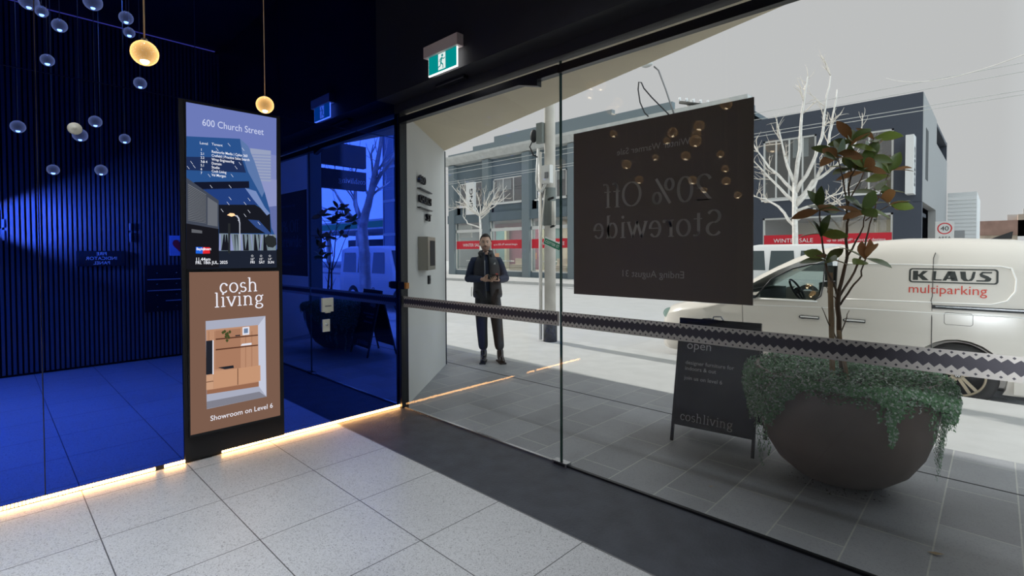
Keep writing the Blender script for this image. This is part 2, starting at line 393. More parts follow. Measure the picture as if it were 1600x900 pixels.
# exit sign
t = thing('exit_sign', (1.03, -.27, 3.1), 'lit teal exit sign with a running figure and a pale housing on the black bulkhead', 'exit sign')
bx('housing', 'exit_housing', (.82, -.315, 3.115), (1.245, -.252, 3.205), t)
bx('sign_edge', 'exit_edge', (.855, -.290, 2.962), (1.215, -.280, 3.12), t)
bx('sign_face', 'exit_teal', (.858, -.2915, 2.972), (1.210, -.2895, 3.116), t)
m = MB().use('exit_white').box((.985, -.2925, 2.985), (1.075, -.2915, 3.112))
pm = MB().use('exit_teal'); yy = -.2932
pm.add([(1.037+.012*math.cos(k*.785), yy, 3.092+.012*math.sin(k*.785)) for k in range(8)], [tuple(range(8))[::-1]])
for a, b, wd in [((1.03, 3.078), (1.018, 3.04), .018), ((1.018, 3.04), (1.045, 3.018), .011), ((1.045, 3.018), (1.045, 2.992), .009), ((1.018, 3.04), (1.012, 3.015), .011), ((1.012, 3.015), (.985, 3.008), .009), ((1.03, 3.074), (1.055, 3.062), .008), ((1.055, 3.062), (1.072, 3.07), .007), ((1.03, 3.074), (1.008, 3.066), .008), ((1.008, 3.066), (.996, 3.048), .007)]:
    dx, dz = b[0]-a[0], b[1]-a[1]; L = math.hypot(dx, dz); nx, nz = -dz/L*wd/2, dx/L*wd/2
    pm.add([(a[0]+nx, yy, a[1]+nz), (a[0]-nx, yy, a[1]-nz), (b[0]-nx, yy, b[1]-nz), (b[0]+nx, yy, b[1]+nz)], [(0, 1, 2, 3)])
m.build('door_pictogram', t); pm.build('running_figure', t)
# door sensor in the underside of the bulkhead
s_ = thing('door_sensor', (.9, -.1, 2.95), 'slim dark door sensor under the black bulkhead below the exit sign', 'sensor')
bx('case', 'black_metal', (.75, -.14, 2.935), (1.12, -.09, 2.962), s_); bx('edge_strip', 'grey_metal', (.76, -.143, 2.936), (1.11, -.14, 2.941), s_)

# devices on the blue glass
tag(MB().use('cream_plastic').lathe([(0, .022), (.010, .022), (.012, .014), (.03, .012), (.037, .008), (.038, 0)], (0, -2.435, 2.322), 24, axis='x').build('wall_sensor'), 'round cream sensor disc on the blue glass wall, left of the screens', 'sensor')
for z0, z1, y0, y1, nm, lab in [(1.013, 1.133, -.82, -.722, 'key_switch_box', 'square cream control box on the blue glass beside the door, the upper of two'), (.838, .945, -.812, -.748, 'push_button', 'narrow cream push button plate on the blue glass, the lower of two')]:
    t = thing(nm, (0, (y0+y1)/2, z0), lab, 'switch'); bx('case', 'cream_plastic', (0, y0, z0), (.028 if z0 > 1 else .012, y1, z1), t)
    if z0 > 1: bx('lock_plate', 'grey_metal', (.0285, y0+.02, z0+.045), (.0295, y1-.02, z0+.055), t); bx('lower_tab', 'cream_plastic', (0, y0+.03, z0-.012), (.015, y1-.02, z0), t)
    else: MB().use('steel').lathe([(0, .020), (.011, .019), (.013, .012)], (0, (y0+y1)/2, (z0+z1)/2+.01), 16, axis='x').build('button', t)

# ------------------------------------------------------------------ column with the two screens
dc = tag(bx('display_column', 'black_matte', (-.019, -1.866, .03), (.018, -1.158, 2.634)), 'tall black panel set in the blue glass wall and carrying the two screens', 'display panel')
t1 = thing('directory_screen', (.03, -1.51, 1.43), 'upper tall screen with the building directory and a blue tower', 'screen')
bx('bezel', 'black_metal', (.018, -1.838, 1.40), (.046, -1.184, 2.622), t1)
CR = lambda x, y: (280+x*170/546, 150+y*280/900)
XS = .0463
layer = [0]
def poly(mb, m_, pts, conv, dx=0):
    mb.use(m_); mb.add([Vector((XS+dx, *at(*conv(x, y), 'x', XS)[1:])) for x, y in pts], [tuple(range(len(pts)))])
def scr(n, r, g, b, s=1):
    if n not in MATS: emis(n, S(r, g, b), s)
    return n
m = MB(); C3 = CR
poly(m, scr('sky_a', 108, 122, 184), [(34, 30), (488, 112), (488, 300), (36, 230)], C3)
poly(m, scr('sky_b', 126, 137, 190), [(36, 228), (488, 298), (489, 560), (36, 560)], C3)
poly(m, scr('sky_c', 140, 148, 196), [(300, 400), (489, 420), (490, 720), (300, 720)], C3, .0001)
poly(m, scr('hill', 98, 110, 165), [(420, 560), (490, 552), (491, 770), (420, 770)], C3, .0002)
poly(m, scr('bar', 150, 160, 190), [(355, 262), (460, 275), (460, 430), (380, 425)], C3, .0002)
for i in range(9): poly(m, scr('bar2', 125, 138, 185), [(365, 292+i*15), (460, 296+i*15), (460, 300+i*15), (365, 296+i*15)], C3, .0003)
poly(m, scr('tower_a', 42, 82, 140), [(36, 202), (305, 215), (345, 250), (378, 330), (428, 480), (455, 575), (462, 660), (488, 716), (488, 775), (36, 775)], C3, .0004)
poly(m, scr('tower_side', 92, 120, 170), [(305, 215), (345, 250), (378, 330), (428, 480), (415, 508), (345, 380), (318, 300)], C3, .0005)
poly(m, scr('t1', 32, 48, 88), [(36, 305), (312, 310), (335, 385), (36, 372)], C3, .0006)
poly(m, scr('t2', 20, 24, 42), [(80, 432), (350, 428), (352, 462), (110, 470), (60, 440)], C3, .0006)
poly(m, scr('t3', 34, 62, 124), [(120, 465), (330, 462), (425, 548), (200, 550)], C3, .0006)
poly(m, scr('t4', 24, 26, 34), [(196, 546), (380, 546), (455, 590), (460, 690), (200, 690)], C3, .0007)
poly(m, scr('t5', 118, 140, 190), [(330, 462), (385, 478), (430, 560), (455, 590), (440, 600), (372, 520)], C3, .0008)
poly(m, scr('t6', 48, 74, 132), [(345, 620), (400, 625), (460, 690), (452, 702), (385, 660)], C3, .0008)
poly(m, scr('ground', 30, 36, 50), [(36, 775), (489, 775), (490, 862), (36, 868)], C3, .0008)
poly(m, scr('lobby', 120, 135, 145), [(200, 690), (485, 696), (485, 775), (200, 778)], C3, .0009)
random.seed(3)
for i in range(16):
    x = 205+i*17+random.uniform(-5, 5); poly(m, 't4' if i % 3 else 'sky_c', [(x, 695), (x+6, 695), (x+6+random.uniform(-14, 14), 776), (x+random.uniform(-14, 14), 776)], C3, .0011)
poly(m, scr('louvre_frame', 66, 72, 86), [(36, 410), (198, 525), (198, 668), (36, 640)], C3, .0012)
poly(m, scr('louvre', 104, 108, 116), [(44, 440), (135, 495), (135, 640), (44, 625)], C3, .0013)
poly(m, 'louvre', [(142, 508), (192, 540), (192, 655), (142, 648)], C3, .0013)
for i in range(20):
    y_ = 448+i*9; poly(m, scr('lv', 48, 52, 60), [(44, y_), (135, y_+52-i*2), (135, y_+55-i*2), (44, y_+3)], C3, .0014)
poly(m, scr('base', 24, 24, 30), [(36, 640), (198, 668), (200, 862), (36, 868)], C3, .0013)
poly(m, scr('base_l', 96, 98, 104), [(62, 668), (115, 676), (115, 690), (62, 686)], C3, .0015)
for x, y in [(62, 335), (115, 330), (75, 355), (265, 330), (285, 360), (190, 268), (250, 245), (320, 268), (255, 515), (245, 540), (350, 520), (330, 540), (160, 455), (255, 455), (265, 400), (305, 340), (150, 400), (45, 360), (350, 580), (330, 600), (300, 630), (215, 575), (400, 640)]:
    poly(m, scr('glint', 225, 230, 245), [(x-7, y-8), (x-5, y-8), (x+7, y+7), (x+5, y+7.5)], C3, .0016)
poly(m, scr('tree', 40, 44, 46), [(430, 735), (428, 712), (445, 700), (470, 702), (486, 715), (489, 745), (470, 762), (445, 758)], C3, .0016)
poly(m, scr('lampglow', 255, 200, 150, 1.4), [(240, 598), (255, 588), (275, 590), (282, 600), (262, 606)], C3, .0018)
poly(m, scr('lamppost', 190, 196, 210), [(280, 598), (292, 600), (302, 615), (306, 640), (306, 775), (302, 775), (301, 640), (296, 618), (288, 606), (280, 603)], C3, .0018)
poly(m, 'tree', [(245, 640), (256, 640), (256, 790), (245, 790)], C3, .0017)
poly(m, scr('label_blue', 30, 100, 220), [(83, 758), (118, 759), (118, 792), (83, 791)], C3, .002)
poly(m, scr('label_red', 225, 40, 50), [(118, 759), (154, 760), (154, 791), (118, 792)], C3, .002)
m.build('screen_image', t1)
TX = [scr('txt', 245, 247, 255), t1]
UY = (0, 1, 0); UZ = (0, 0, 1)
def line3(txt, x, y, size, sq=1, conv=C3, bold=0):
    p_ = at(*conv(x, y), 'x', XS); sans(MB().use(TX[0]), txt, (XS, p_.y, p_.z), UY, UZ, size, 'LEFT', .0025, bold, sq).build('screen_lettering', TX[1])
TX[0] = scr('txt_soft', 205, 212, 240); line3('600 Church Street', 114, 148, .072, .79); TX[0] = 'txt'; m = MB()
line3('Level', 102, 241, .026); line3('Tenant', 162, 247, .026)
for i, (a, b) in enumerate([('1', 'Redworks Media | Cplex 360'), ('2.1', 'Crefield | Practice Sales Search'), ('2.2', 'Wrap Engineering'), ('3 & 4', 'Domain'), ('5.1', 'Studio'), ('6', 'Cosh Living'), ('7', 'Val Morgan')]):
    line3(a, 107, 275+i*19.5, .025, .8, bold=.01); line3(b, 162, 285+i*19.5, .027, .78, bold=.01)
line3('Bayley', 86, 774, .026, .8, bold=.02); line3('Stuart', 121, 774, .026, .8, bold=.02)
line3('11.44am', 81, 828, .034, .85, bold=.01); line3('FRI. 18th JUL. 2025', 81, 845, .032, .85, bold=.01)
for x, a, b in [(356, '16°', 'FRI'), (400, '15°', 'SAT'), (444, '14°', 'SUN')]:
    line3(a, x, 825, .026, .9); line3(b, x, 841, .028, .9, bold=.01)
    m = MB().use('txt')
    for k in range(8):
        q = at(*C3(x+10, 803), 'x', XS); a0, a1 = k*.785, (k+1)*.785
        m.add([(XS+.0026, q.y+r_*math.cos(t_), q.z+r_*math.sin(t_)) for r_, t_ in ((.008, a0), (.008, a1), (.006, a1), (.006, a0))], [(0, 1, 2, 3)])
    m.build('weather_icon', t1)

t2 = thing('poster_screen', (.03, -1.51, .2), 'lower tall screen showing a brown advertisement with a timber wall unit', 'screen')
bx('bezel', 'black_metal', (.018, -1.843, .193), (.046, -1.184, 1.3985), t2)
C4 = lambda x, y: (280+x*170/478, 410+y*320/900)
m = MB()
poly(m, scr('ad_brown', 122, 92, 77), [(44, 43), (438, 38), (444, 672), (50, 760)], C4)
poly(m, scr('ad_frame', 168, 172, 190), [(116, 258), (379, 235), (384, 590), (121, 645)], C4, .0002)
poly(m, scr('ad_side', 196, 200, 218), [(346, 278), (377, 237), (382, 588), (350, 545)], C4, .0003)
poly(m, scr('ad_floor', 128, 128, 140), [(121, 612), (352, 568), (383, 590), (121, 644)], C4, .0003)
poly(m, scr('wood_a', 186, 140, 112), [(118, 297), (346, 275), (350, 545), (121, 580)], C4, .0004)
poly(m, scr('wood_b', 168, 122, 96), [(160, 300), (270, 290), (270, 465), (160, 470)], C4, .0005)
for i in range(8):
    x = 128+i*27; poly(m, 'wood_b', [(x, 302), (x+4, 302), (x+4, 470), (x, 472)], C4, .0006)
poly(m, scr('shelf_d', 88, 54, 40), [(160, 335), (346, 317), (346, 322), (160, 341)], C4, .0008)
poly(m, 'shelf_d', [(160, 381), (346, 361), (346, 366), (160, 387)], C4, .0008)
poly(m, scr('cab', 196, 148, 116), [(152, 480), (356, 452), (357, 520), (152, 556)], C4, .0008)
poly(m, scr('cab2', 200, 156, 126), [(119, 498), (150, 494), (150, 556), (119, 560)], C4, .0008)
poly(m, 'shelf_d', [(256, 466), (259, 466), (259, 537), (256, 538)], C4, .001)
poly(m, 'shelf_d', [(119, 525), (150, 520), (150, 523), (119, 528)], C4, .001)
poly(m, scr('plinth', 150, 104, 80), [(121, 562), (349, 525), (349, 545), (121, 580)], C4, .0008)
poly(m, scr('tv', 34, 36, 44), [(118, 345), (148, 342), (148, 490), (118, 494)], C4, .001)
poly(m, scr('ad_white', 226, 228, 240), [(146, 342), (151, 342), (151, 492), (146, 492)], C4, .0011)
poly(m, 'ad_white', [(278, 285), (308, 282), (308, 317), (278, 320)], C4, .001)
poly(m, scr('print', 110, 130, 160), [(284, 291), (302, 289), (302, 310), (284, 312)], C4, .0012)
poly(m, 'ad_white', [(275, 358), (318, 353), (318, 362), (270, 367)], C4, .001)
poly(m, 'tv', [(246, 320), (268, 318), (268, 323), (246, 325)], C4, .001)
poly(m, 'tv', [(170, 462), (238, 452), (240, 464), (200, 470)], C4, .001)
for x, y in [(200, 303), (212, 312), (205, 326), (218, 330), (210, 343), (192, 308), (222, 305), (206, 316), (214, 322)]:
    poly(m, scr('leafy', 66, 74, 40), [(x-7, y), (x, y-8), (x+7, y), (x, y+9)], C4, .0013)
m.build('screen_image', t2)
scr('ad_txt', 236, 236, 246)
for txt, x, y, sz in [('cosh', 174, 134, .140), ('living', 152, 197, .140)]:
    p_ = at(*C4(x, y), 'x', XS); serif(MB().use('ad_txt'), txt, (XS, p_.y, p_.z), UY, UZ, sz, .075, .045, .0025).build('screen_lettering', t2)
p_ = at(*C4(136, 697), 'x', XS); sans(MB().use('ad_txt'), 'Showroom on Level 6', (XS, p_.y, p_.z), UY, UZ, .054, 'LEFT', .0025, .005, .93).build('screen_lettering', t2)

# ------------------------------------------------------------------ things on the slatted wall (seen in the blue glass)
NX = (0, -1, 0)
t = thing('fire_panel_sign', (4.55, -1.74, 1.36), 'black FIRE INDICATOR PANEL sign on the slatted wall, seen reflected in the blue glass', 'sign')
bx('sign_plate', 'black_matte', (4.548, -2.01, 1.365), (4.56, -1.49, 1.572), t)
for i, s_ in enumerate(['FIRE', 'INDICATOR', 'PANEL']): sans(MB().use('letters_white'), s_, (4.548, -1.745, 1.512-i*.062), NX, UZ, .062, 'CENTER', .001).build('lettering', t)
t = thing('mailbox_bank', (4.55, -.75, .69), 'black bank of letterboxes with pale slots on the slatted wall, seen in the blue glass', 'mailboxes')
bx('case', 'black_matte', (4.535, -1.27, .69), (4.56, -.3, 1.365), t)
for i, z in enumerate((1.15, .99, .835)): bx('slot', 'bright_steel', (4.531, -1.24 if i < 2 else -1.02, z), (4.535, -.32, z+.014), t)
for z in (1.25, 1.09, .93, .76):
    for y in (-1.12, -.88, -.64, -.4): MB().use('steel').lathe([(0, -.006), (.008, -.006), (.008, 0)], (4.535, y, z), 8, axis='x').build('lock_barrel', t)
t = thing('first_aid_sign', (4.55, -.8, 1.5), 'pale blue sign with a red heart on the slatted wall, seen in the blue glass', 'sign')
emis('unused', (0, 0, 0), 0)
mat('sign_blue', (.30, .50, .85), .5); mat('sign_red', (.7, .04, .05), .5)
bx('sign_plate', 'sign_blue', (4.553, -.955, 1.50), (4.56, -.70, 1.80), t)
m = MB().use('sign_red'); hp = []
for k in range(24):
    a = k/24*2*math.pi; hx = 16*math.sin(a)**3; hz = 13*math.cos(a)-5*math.cos(2*a)-2*math.cos(3*a)-math.cos(4*a)
    hp.append((4.552, -.83+hx*.0055, 1.66+hz*.0065))
m.add(hp, [tuple(range(24))]).build('heart', t)
for y, lab in [(-2.69, 'long steel pull handle near the bright patch of the slatted wall'), (-1.425, 'long steel pull handle beside the fire panel sign on the slatted wall')]:
    t = thing('pull_handle', (4.55, y, 1.7), lab, 'handle'); 
    for z0, z1 in ((1.70, 1.83), (1.86, 1.96)): bx('grip', 'bright_steel', (4.552, y-.010, z0), (4.56, y+.010, z1), t)
t = thing('junk_mail', (4.3, -.8, .002), 'loose white leaflets on the tiles under the letterboxes', 'papers')
mat('paper', (.75, .75, .75), .7)
random.seed(5)
for i in range(4):
    x, y, a = 4.1+random.random()*.3, -1.0+random.random()*.35, random.random()*3
    MB().use('paper').obox((x, y, .003+i*.002), (.09*math.cos(a), .09*math.sin(a), 0), (-.06*math.sin(a), .06*math.cos(a), 0), (0, 0, .0008)).build('sheet', t)
# unseen lamp with visor, added beside the camera to brighten the slats
t = thing('added_wall_lamp', (4.53, -3.0, 1.95), 'small unseen lamp added to the slatted wall, throwing light along the slats', 'lamp')
bx('case', 'black_metal', (4.40, -3.06, 1.86), (4.56, -2.975, 2.04), t); bx('visor', 'black_metal', (4.392, -3.05, 1.84), (4.40, -2.71, 2.06), t)
arealight('added_lamp_beam', (4.44, -2.97, 1.95), .06, .10, 60, (.9, .93, 1), (math.radians(90), 0, math.radians(-14))).data.spread = math.radians(70)

# ------------------------------------------------------------------ pendant lights
def glowglobe():
    m = bpy.data.materials.new('glow_globe'); m.use_nodes = True; n = m.node_tree; n.nodes.clear(); L = n.links.new
    o = n.nodes.new('ShaderNodeOutputMaterial'); e = n.nodes.new('ShaderNodeEmission'); t = n.nodes.new('ShaderNodeBsdfTransparent')
    lw = n.nodes.new('ShaderNodeLayerWeight'); lw.inputs[0].default_value = .5
    tc = n.nodes.new('ShaderNodeTexCoord'); v = n.nodes.new('ShaderNodeTexVoronoi'); v.inputs['Scale'].default_value = 150
    L(tc.outputs['Object'], v.inputs['Vector'])
    r = n.nodes.new('ShaderNodeValToRGB'); r.color_ramp.elements[0].position = .0; r.color_ramp.elements[0].color = (1, .92, .7, 1)
    r.color_ramp.elements[1].position = .30; r.color_ramp.elements[1].color = (.95, .52, .17, 1); L(v.outputs['Distance'], r.inputs[0])
    rr = n.nodes.new('ShaderNodeMapRange'); rr.inputs['To Min'].default_value = .55; rr.inputs['To Max'].default_value = 2.6; L(lw.outputs['Facing'], rr.inputs[0])
    pw = n.nodes.new('ShaderNodeMath'); pw.operation = 'POWER'; pw.inputs[1].default_value = 1.0; L(rr.outputs[0], pw.inputs[0])
    L(r.outputs[0], e.inputs['Color']); L(pw.outputs[0], e.inputs['Strength'])
    mx = n.nodes.new('ShaderNodeMixShader'); mx.inputs[0].default_value = .72
    L(t.outputs[0], mx.inputs[1]); L(e.outputs[0], mx.inputs[2]); L(mx.outputs[0], o.inputs[0]); MATS['glow_globe'] = m
glowglobe(); mat('cord_brass', (.55, .38, .2), .4)
PEND = [(tuple(depth(226, 83, 1.92)), 'larger glowing glass globe pendant hanging left of the screens'),
        (tuple(depth(414, 164, 3.3)), 'smaller glowing glass globe pendant hanging over the top corner of the upper screen')]
# (sight line in the blue glass, x, radius, where)
REFL = [(28, 198, 1.70, .051, 'far left and low'), (125, 211, 2.0, .060, 'behind the cream sensor disc'), (149, 190, 1.8, .052, 'just above the cream sensor disc'), (195, 217, 2.2, .049, 'right of the cream sensor disc'),
        (158, 266, 2.8, .058, 'lowest, over the fire panel sign'), (74, 94, .85, .043, 'close under the wall seam'), (219, 130, 1.25, .050, 'under the nearer lit globe'), (45, 2, .85, .060, 'biggest in the top left corner'),
        (65, 18, .85, .040, 'smaller in the top left corner'), (93, 40, .85, .048, 'high at the left, alone'), (145, 3, .85, .063, 'cut by the top edge'), (197, 28, .85, .050, 'upper of two over the lit globe'), (202, 51, .85, .040, 'lower of two over the lit globe')]
def sightline(px, py, X, plane='x'):
    d = fw + r2*((px-CX)/F) - u2*((py-CY)/F)
    if plane == 'x': t = (-X-CAM.x)/d.x; q = CAM+d*t; return (X, q.y, q.z)
    t = (-X-CAM.y)/d.y; q = CAM+d*t; return (q.x, X, q.z)
POST = [(1135, 163, -3.0, .062, 'topmost'), (1088, 210, -3.02, .052, 'over the word Winter'), (1042, 220, -3.15, .042, 'over the word Warmer'), (1024, 246, -3.3, .042, 'small, under the word Warmer'), (979, 257, -3.05, .060, 'largest on the left'),
        (999, 281, -3.1, .052, 'left and lowest'), (1126, 241, -3.2, .042, 'upper of the right hand column'), (1133, 264, -3.0, .040, 'second of the right hand column'), (1135, 283, -3.05, .047, 'third of the right hand column'), (1153, 305, -3.0, .040, 'lowest at the right'), (1100, 297, -3.3, .038, 'beside the figure 2')]
def pendant(P, lab, R=.05):
    t = thing('pendant_light', P, lab, 'pendant light', 'glass globe pendants')
    x, y, z = P
    MB().use('glow_globe').ball(P, R, 24, 14).build('globe', t)
    MB().use('cord_brass').tube([(x, y, z+R-.003), (x, y, ZC-.02)], .0028, 6).build('cord', t)
    MB().use('steel').lathe([(.012, R+.006), (.014, R-.01), (0, R-.012)], (x, y, z), 12).build('cap', t)
    MB().use('lamp_core').lathe([(0, .004-R), (.009, .006-R), (.015, .013-R), (.015, .017-R), (0, .019-R)], (x, y, z), 12).build('lamp', t)
    MB().use('black_metal').lathe([(0, ZC-.02-z), (.04, ZC-.02-z), (.04, ZC-z)], (x, y, z), 16).build('ceiling_cup', t)
    return t
pendant(PEND[0][0], PEND[0][1], .046); pendant(PEND[1][0], PEND[1][1], .054)
for a_, b_, X_, R_c, lab in REFL: pendant(sightline(a_, b_, X_), 'globe pendant seen reflected in the blue glass, '+lab, R_c)
for a_, b_, X_, R_c, lab in POST: pendant(sightline(a_, b_, X_, 'y'), 'globe pendant seen reflected on the brown poster, '+lab, R_c)

# ================================================================== OUTSIDE
mat('white_render', (.62, .61, .58), .8); mat('slate_wall', S(97, 110, 117), .7, noise_=(.6, .05)); mat('slate_trim', S(118, 129, 134), .7)
mat('cornice_grey', S(196, 197, 194), .8, noise_=(3, .1)); mat('navy_wall', S(64, 70, 82), .7, noise_=(.5, .04))
mat('frame_light', (.62, .62, .60), .5); mat('sill_white', (.75, .75, .73), .6); mat('banner_red', (.62, .012, .03), .5)
mat('sign_white', (.78, .78, .77), .5); mat('black_letters', (.01, .01, .012), .4)
glassmat('shop_glass', (.75, .80, .78), .22); glassmat('office_glass', (.55, .6, .62), .20)
mat('office_dark', (.05, .055, .06), .8); mat('blind_white', (.6, .6, .58), .8)
mat('shop_floor', (.45, .40, .33), .6); mat('maroon', (.22, .06, .10), .7); mat('teal_wall', (.12, .25, .26), .7); mat('beige', (.55, .48, .38), .8); mat('olive', (.42, .42, .30), .8)
mat('pole_paint', (.66, .63, .58), .7, noise_=(5, .1)); mat('pole_guard', (.055, .055, .048), .8, noise_=(30, .4)); mat('green_sign', (.01, .22, .11), .5)
mat('grey_green', (.19, .21, .20), .6)
mat('bark_pale', (.80, .77, .72), .8, noise_=(9, .14), bump=(20, .5)); mat('bark_twig', (.72, .66, .58), .8)
mat('bark_plane', (.62, .60, .58), .8, noise_=(6, .3), bump=(10, .5))

struct(bx('footpath', 'bluestone', (-40, .0, -.2), (40, 2.27, 0)))
struct(bx('footpath_sunlit', 'far_and_sunlit_paving', (-60, 2.27, -.2), (60, 4.22, .0005)))  # same footpath beyond the shade edge, sunlight painted in as a paler colour
struct(bx('road', 'asphalt', (-90, 4.22, -.4), (90, 16.9, -.15)))
struct(bx('far_footpath', 'far_and_sunlit_paving', (-90, 16.9, -.3), (90, 60, 0)))
# movement joint in the paving
struct(bx('trim_3', 'black_matte', (-1.3, 1.60, -.01), (6, 1.612, .002)))

# splayed entrance walls, soffit and facade of our building
SA, SB = Vector((.012, .05, 0)), Vector((-1.17, 1.50, 0))
sd = (SB-SA).normalized(); sn = sd.cross(Vector((0, 0, 1)))
wp = struct(MB().use('concrete_wall').prism([SA, SB, SB+Vector((-1, 0, 0)), SA+Vector((-.5, 0, 0))], (0, 0, 2.93)).build('wall_outside_left'))
struct(MB().use('black_metal').prism([SB+Vector((-.03, 0, 0)), SB, SB+Vector((.0, .02, 0)), SB+Vector((-.03, .02, 0))], (0, 0, 2.9)).build('trim_4'))
RA, RB = Vector((4.62, .03, 0)), Vector((5.1, 1.38, 0))
struct(MB().use('concrete_wall').prism([RA, RA+Vector((.6, 0, 0)), Vector((5.7, 1.38, 0)), RB], (0, 0, 3.75)).use('slate_trim').box((5.1, 1.38, 0), (5.7, 1.66, 3.8)).build('wall_outside_right'))
sof = MB().use('soffit_paint')
zs = lambda x: 2.907+(x+1.16)*.1255
NS = 8
for k in range(NS):
    def P(i, j):
        x0 = -1.17+(i/NS)*6.35
        if j: return (x0, 1.50, zs(x0))
        xx = max(min(x0*1.0, 5.1), -.05) if i else -.05
        return (xx, .03, 2.885)
    a, b, c, d = P(k, 0), P(k+1, 0), P(k+1, 1), P(k, 1)
    up_ = lambda p: (p[0], p[1], 8.0)
    sof.add([a, b, c, d, up_(a), up_(b), up_(c), up_(d)], [(3, 2, 1, 0), (4, 5, 6, 7), (0, 1, 5, 4), (2, 3, 7, 6), (1, 2, 6, 5), (3, 0, 4, 7)])
struct(sof.build('ceiling_outside'))
struct(bx('added_shade_wall', 'white_render', (-22, -6, -.1), (-5.2, 2.62, 13)))  # unseen block added and sized to keep the sun off the footpath

# raised street address on the splayed wall
def SP(s, z, off=0): return SA + sd*s + Vector((0, 0, z)) + sn*off
def sans3(mb, text, origin, ux, uz, width, ext, size):
    cu = bpy.data.curves.new('t', 'FONT'); cu.body = text; cu.size = 1; cu.extrude = .5; cu.offset = .015; cu.resolution_u = 2
    ob = bpy.data.objects.new('t', cu); C.objects.link(ob); dg = bpy.context.evaluated_depsgraph_get(); dg.update()
    me = bpy.data.meshes.new_from_object(ob.evaluated_get(dg)); w_ = max(v.co.x for v in me.vertices)
    ux, uz, o = Vector(ux).normalized(), Vector(uz).normalized(), Vector(origin); nrm = ux.cross(uz)
    mb.add([o+ux*(v.co.x/w_*width)+uz*(v.co.y*size)+nrm*((v.co.z+.5)*ext) for v in me.vertices], [tuple(p.vertices) for p in me.polygons])
    bpy.data.objects.remove(ob); bpy.data.meshes.remove(me); bpy.data.curves.remove(cu); return mb
for txt, s, z, wd in [('600', .42, 2.285, .27), ('CHURCH', .42, 2.075, .52), ('ST', .74, 1.89, .19)]:
    o = sans3(MB().use('black_metal'), txt, SP(s, z, .012), sd, (0, 0, 1), wd, .03, .115).build('address_letters')
    tag(o, 'raised black lettering %s on the pale splayed entrance wall' % txt, 'lettering', 'street address letters')
for z in (2.22, 2.015):
    o = MB().use('black_metal').obox(SP(.70, z, .025), sd*.27, sn*.02, Vector((0, 0, .005))).build('address_bar')
    tag(o, 'thin black bar %s the raised word CHURCH on the entrance wall' % ('above' if z > 2.1 else 'below'), 'lettering', 'street address letters')
t = thing('intercom', SP(.65, 1.5), 'tall steel intercom box with a black slot on the pale splayed entrance wall', 'intercom')
def sbox(s0, s1, z0, z1, o0, o1, m_, n_, par): return MB().use(m_).obox(SP((s0+s1)/2, (z0+z1)/2, (o0+o1)/2), sd*(s1-s0)/2, sn*(o1-o0)/2, Vector((0, 0, (z1-z0)/2))).build(n_, par)
mat('warm_steel', (.42, .40, .34), .35, .5)
sbox(.47, .82, 1.335, 1.70, 0, .11, 'warm_steel', 'case', t); sbox(.56, .79, 1.38, 1.66, .111, .113, 'black_matte', 'screen', t)
t = thing('door_release_button', SP(.93, 1.2), 'small dark push button plate below the steel intercom box', 'switch')
sbox(.88, .96, 1.16, 1.26, 0, .02, 'black_metal', 'plate', t); sbox(.905, .935, 1.2, 1.225, .021, .027, 'steel', 'button', t)

# ------------------------------------------------------------------ opposite: long slate building with pilasters
def win(par, x0, x1, z0, z1, y, mull=2, glass='office_glass', blinds=0, fw_=.07, sill=True):
    wn = MB().use('frame_light')
    wn.box((x0, y-.03, z0), (x0+fw_, y+.06, z1)).box((x1-fw_, y-.03, z0), (x1, y+.06, z1)).box((x0, y-.03, z1-fw_), (x1, y+.06, z1)).box((x0, y-.03, z0), (x1, y+.06, z0+fw_))
    for k in range(1, mull): x = x0+(x1-x0)*k/mull; wn.box((x-.03, y-.02, z0), (x+.03, y+.05, z1))
    if sill: wn.use('sill_white').box((x0-.05, y-.12, z0-.08), (x1+.05, y+.02, z0))
    o = wn.build('window', par)
    MB().use(glass).quad((x0, y+.01, z0), (x1, y+.01, z0), (x1, y+.01, z1), (x0, y+.01, z1)).build('pane', o)
    if blinds:
        b = MB().use('blind_white'); random.seed(int(x0*10)+50)
        for k in range(blinds):
            a = x0+.1+random.random()*(x1-x0-.9); b.box((a, y+.14, z1-.2-random.random()*.9), (a+.35+random.random()*.3, y+.16, z1-.05))
        b.build('blind', o)
    return o
B1 = thing('slate_shop_building', (-13, 20.5, 0), 'long slate grey shop building with pilasters and stepped parapet across the street', 'building')
YF = 20.5
PX = [-23.9, -20.35, -16.75, -13.2, -9.6, -6.1]
m = MB().use('slate_wall')
m.box((-24.4, YF+.25, 3.65), (-3.55, YF+.5, 4.75)).box((-24.4, YF+.25, 6.35), (-3.55, YF+.5, 8)).box((-24.4, YF+6, 0), (-3.55, YF+6.3, 8.3)).box((-24.4, YF+.3, 0), (-24.2, YF+6, 8.2)).box((-24.3, YF+.5, 3.7), (-3.6, YF+6, 3.9)).box((-24.3, YF+.5, 7.6), (-3.6, YF+6, 7.8))
m.use('office_dark').box((-24, YF+1.5, 3.9), (-3.6, YF+1.6, 7.6))
m.build('wall', B1)
b = MB().use('slate_wall').box((-24.4, YF-.02, 3.62), (-3.55, YF+.3, 4.2)).box((-24.4, YF+.05, .0), (-3.55, YF+.5, .32)).build('beam', B1)
for x in PX+[-3.85]:
    MB().use('slate_trim').box((x-.3, YF-.1, 0), (x+.3, YF+.5, 7.75)).build('pilaster', B1)
m = MB().use('cornice_grey').prism([(-24.6, YF+.3, 7.75), (-24.6, YF-.15, 7.8), (-24.6, YF-.45, 8.15), (-24.6, YF-.5, 8.3), (-24.6, YF+.3, 8.3)], (21.05, 0, 0)).build('cornice', B1)
m = MB().use('slate_trim')
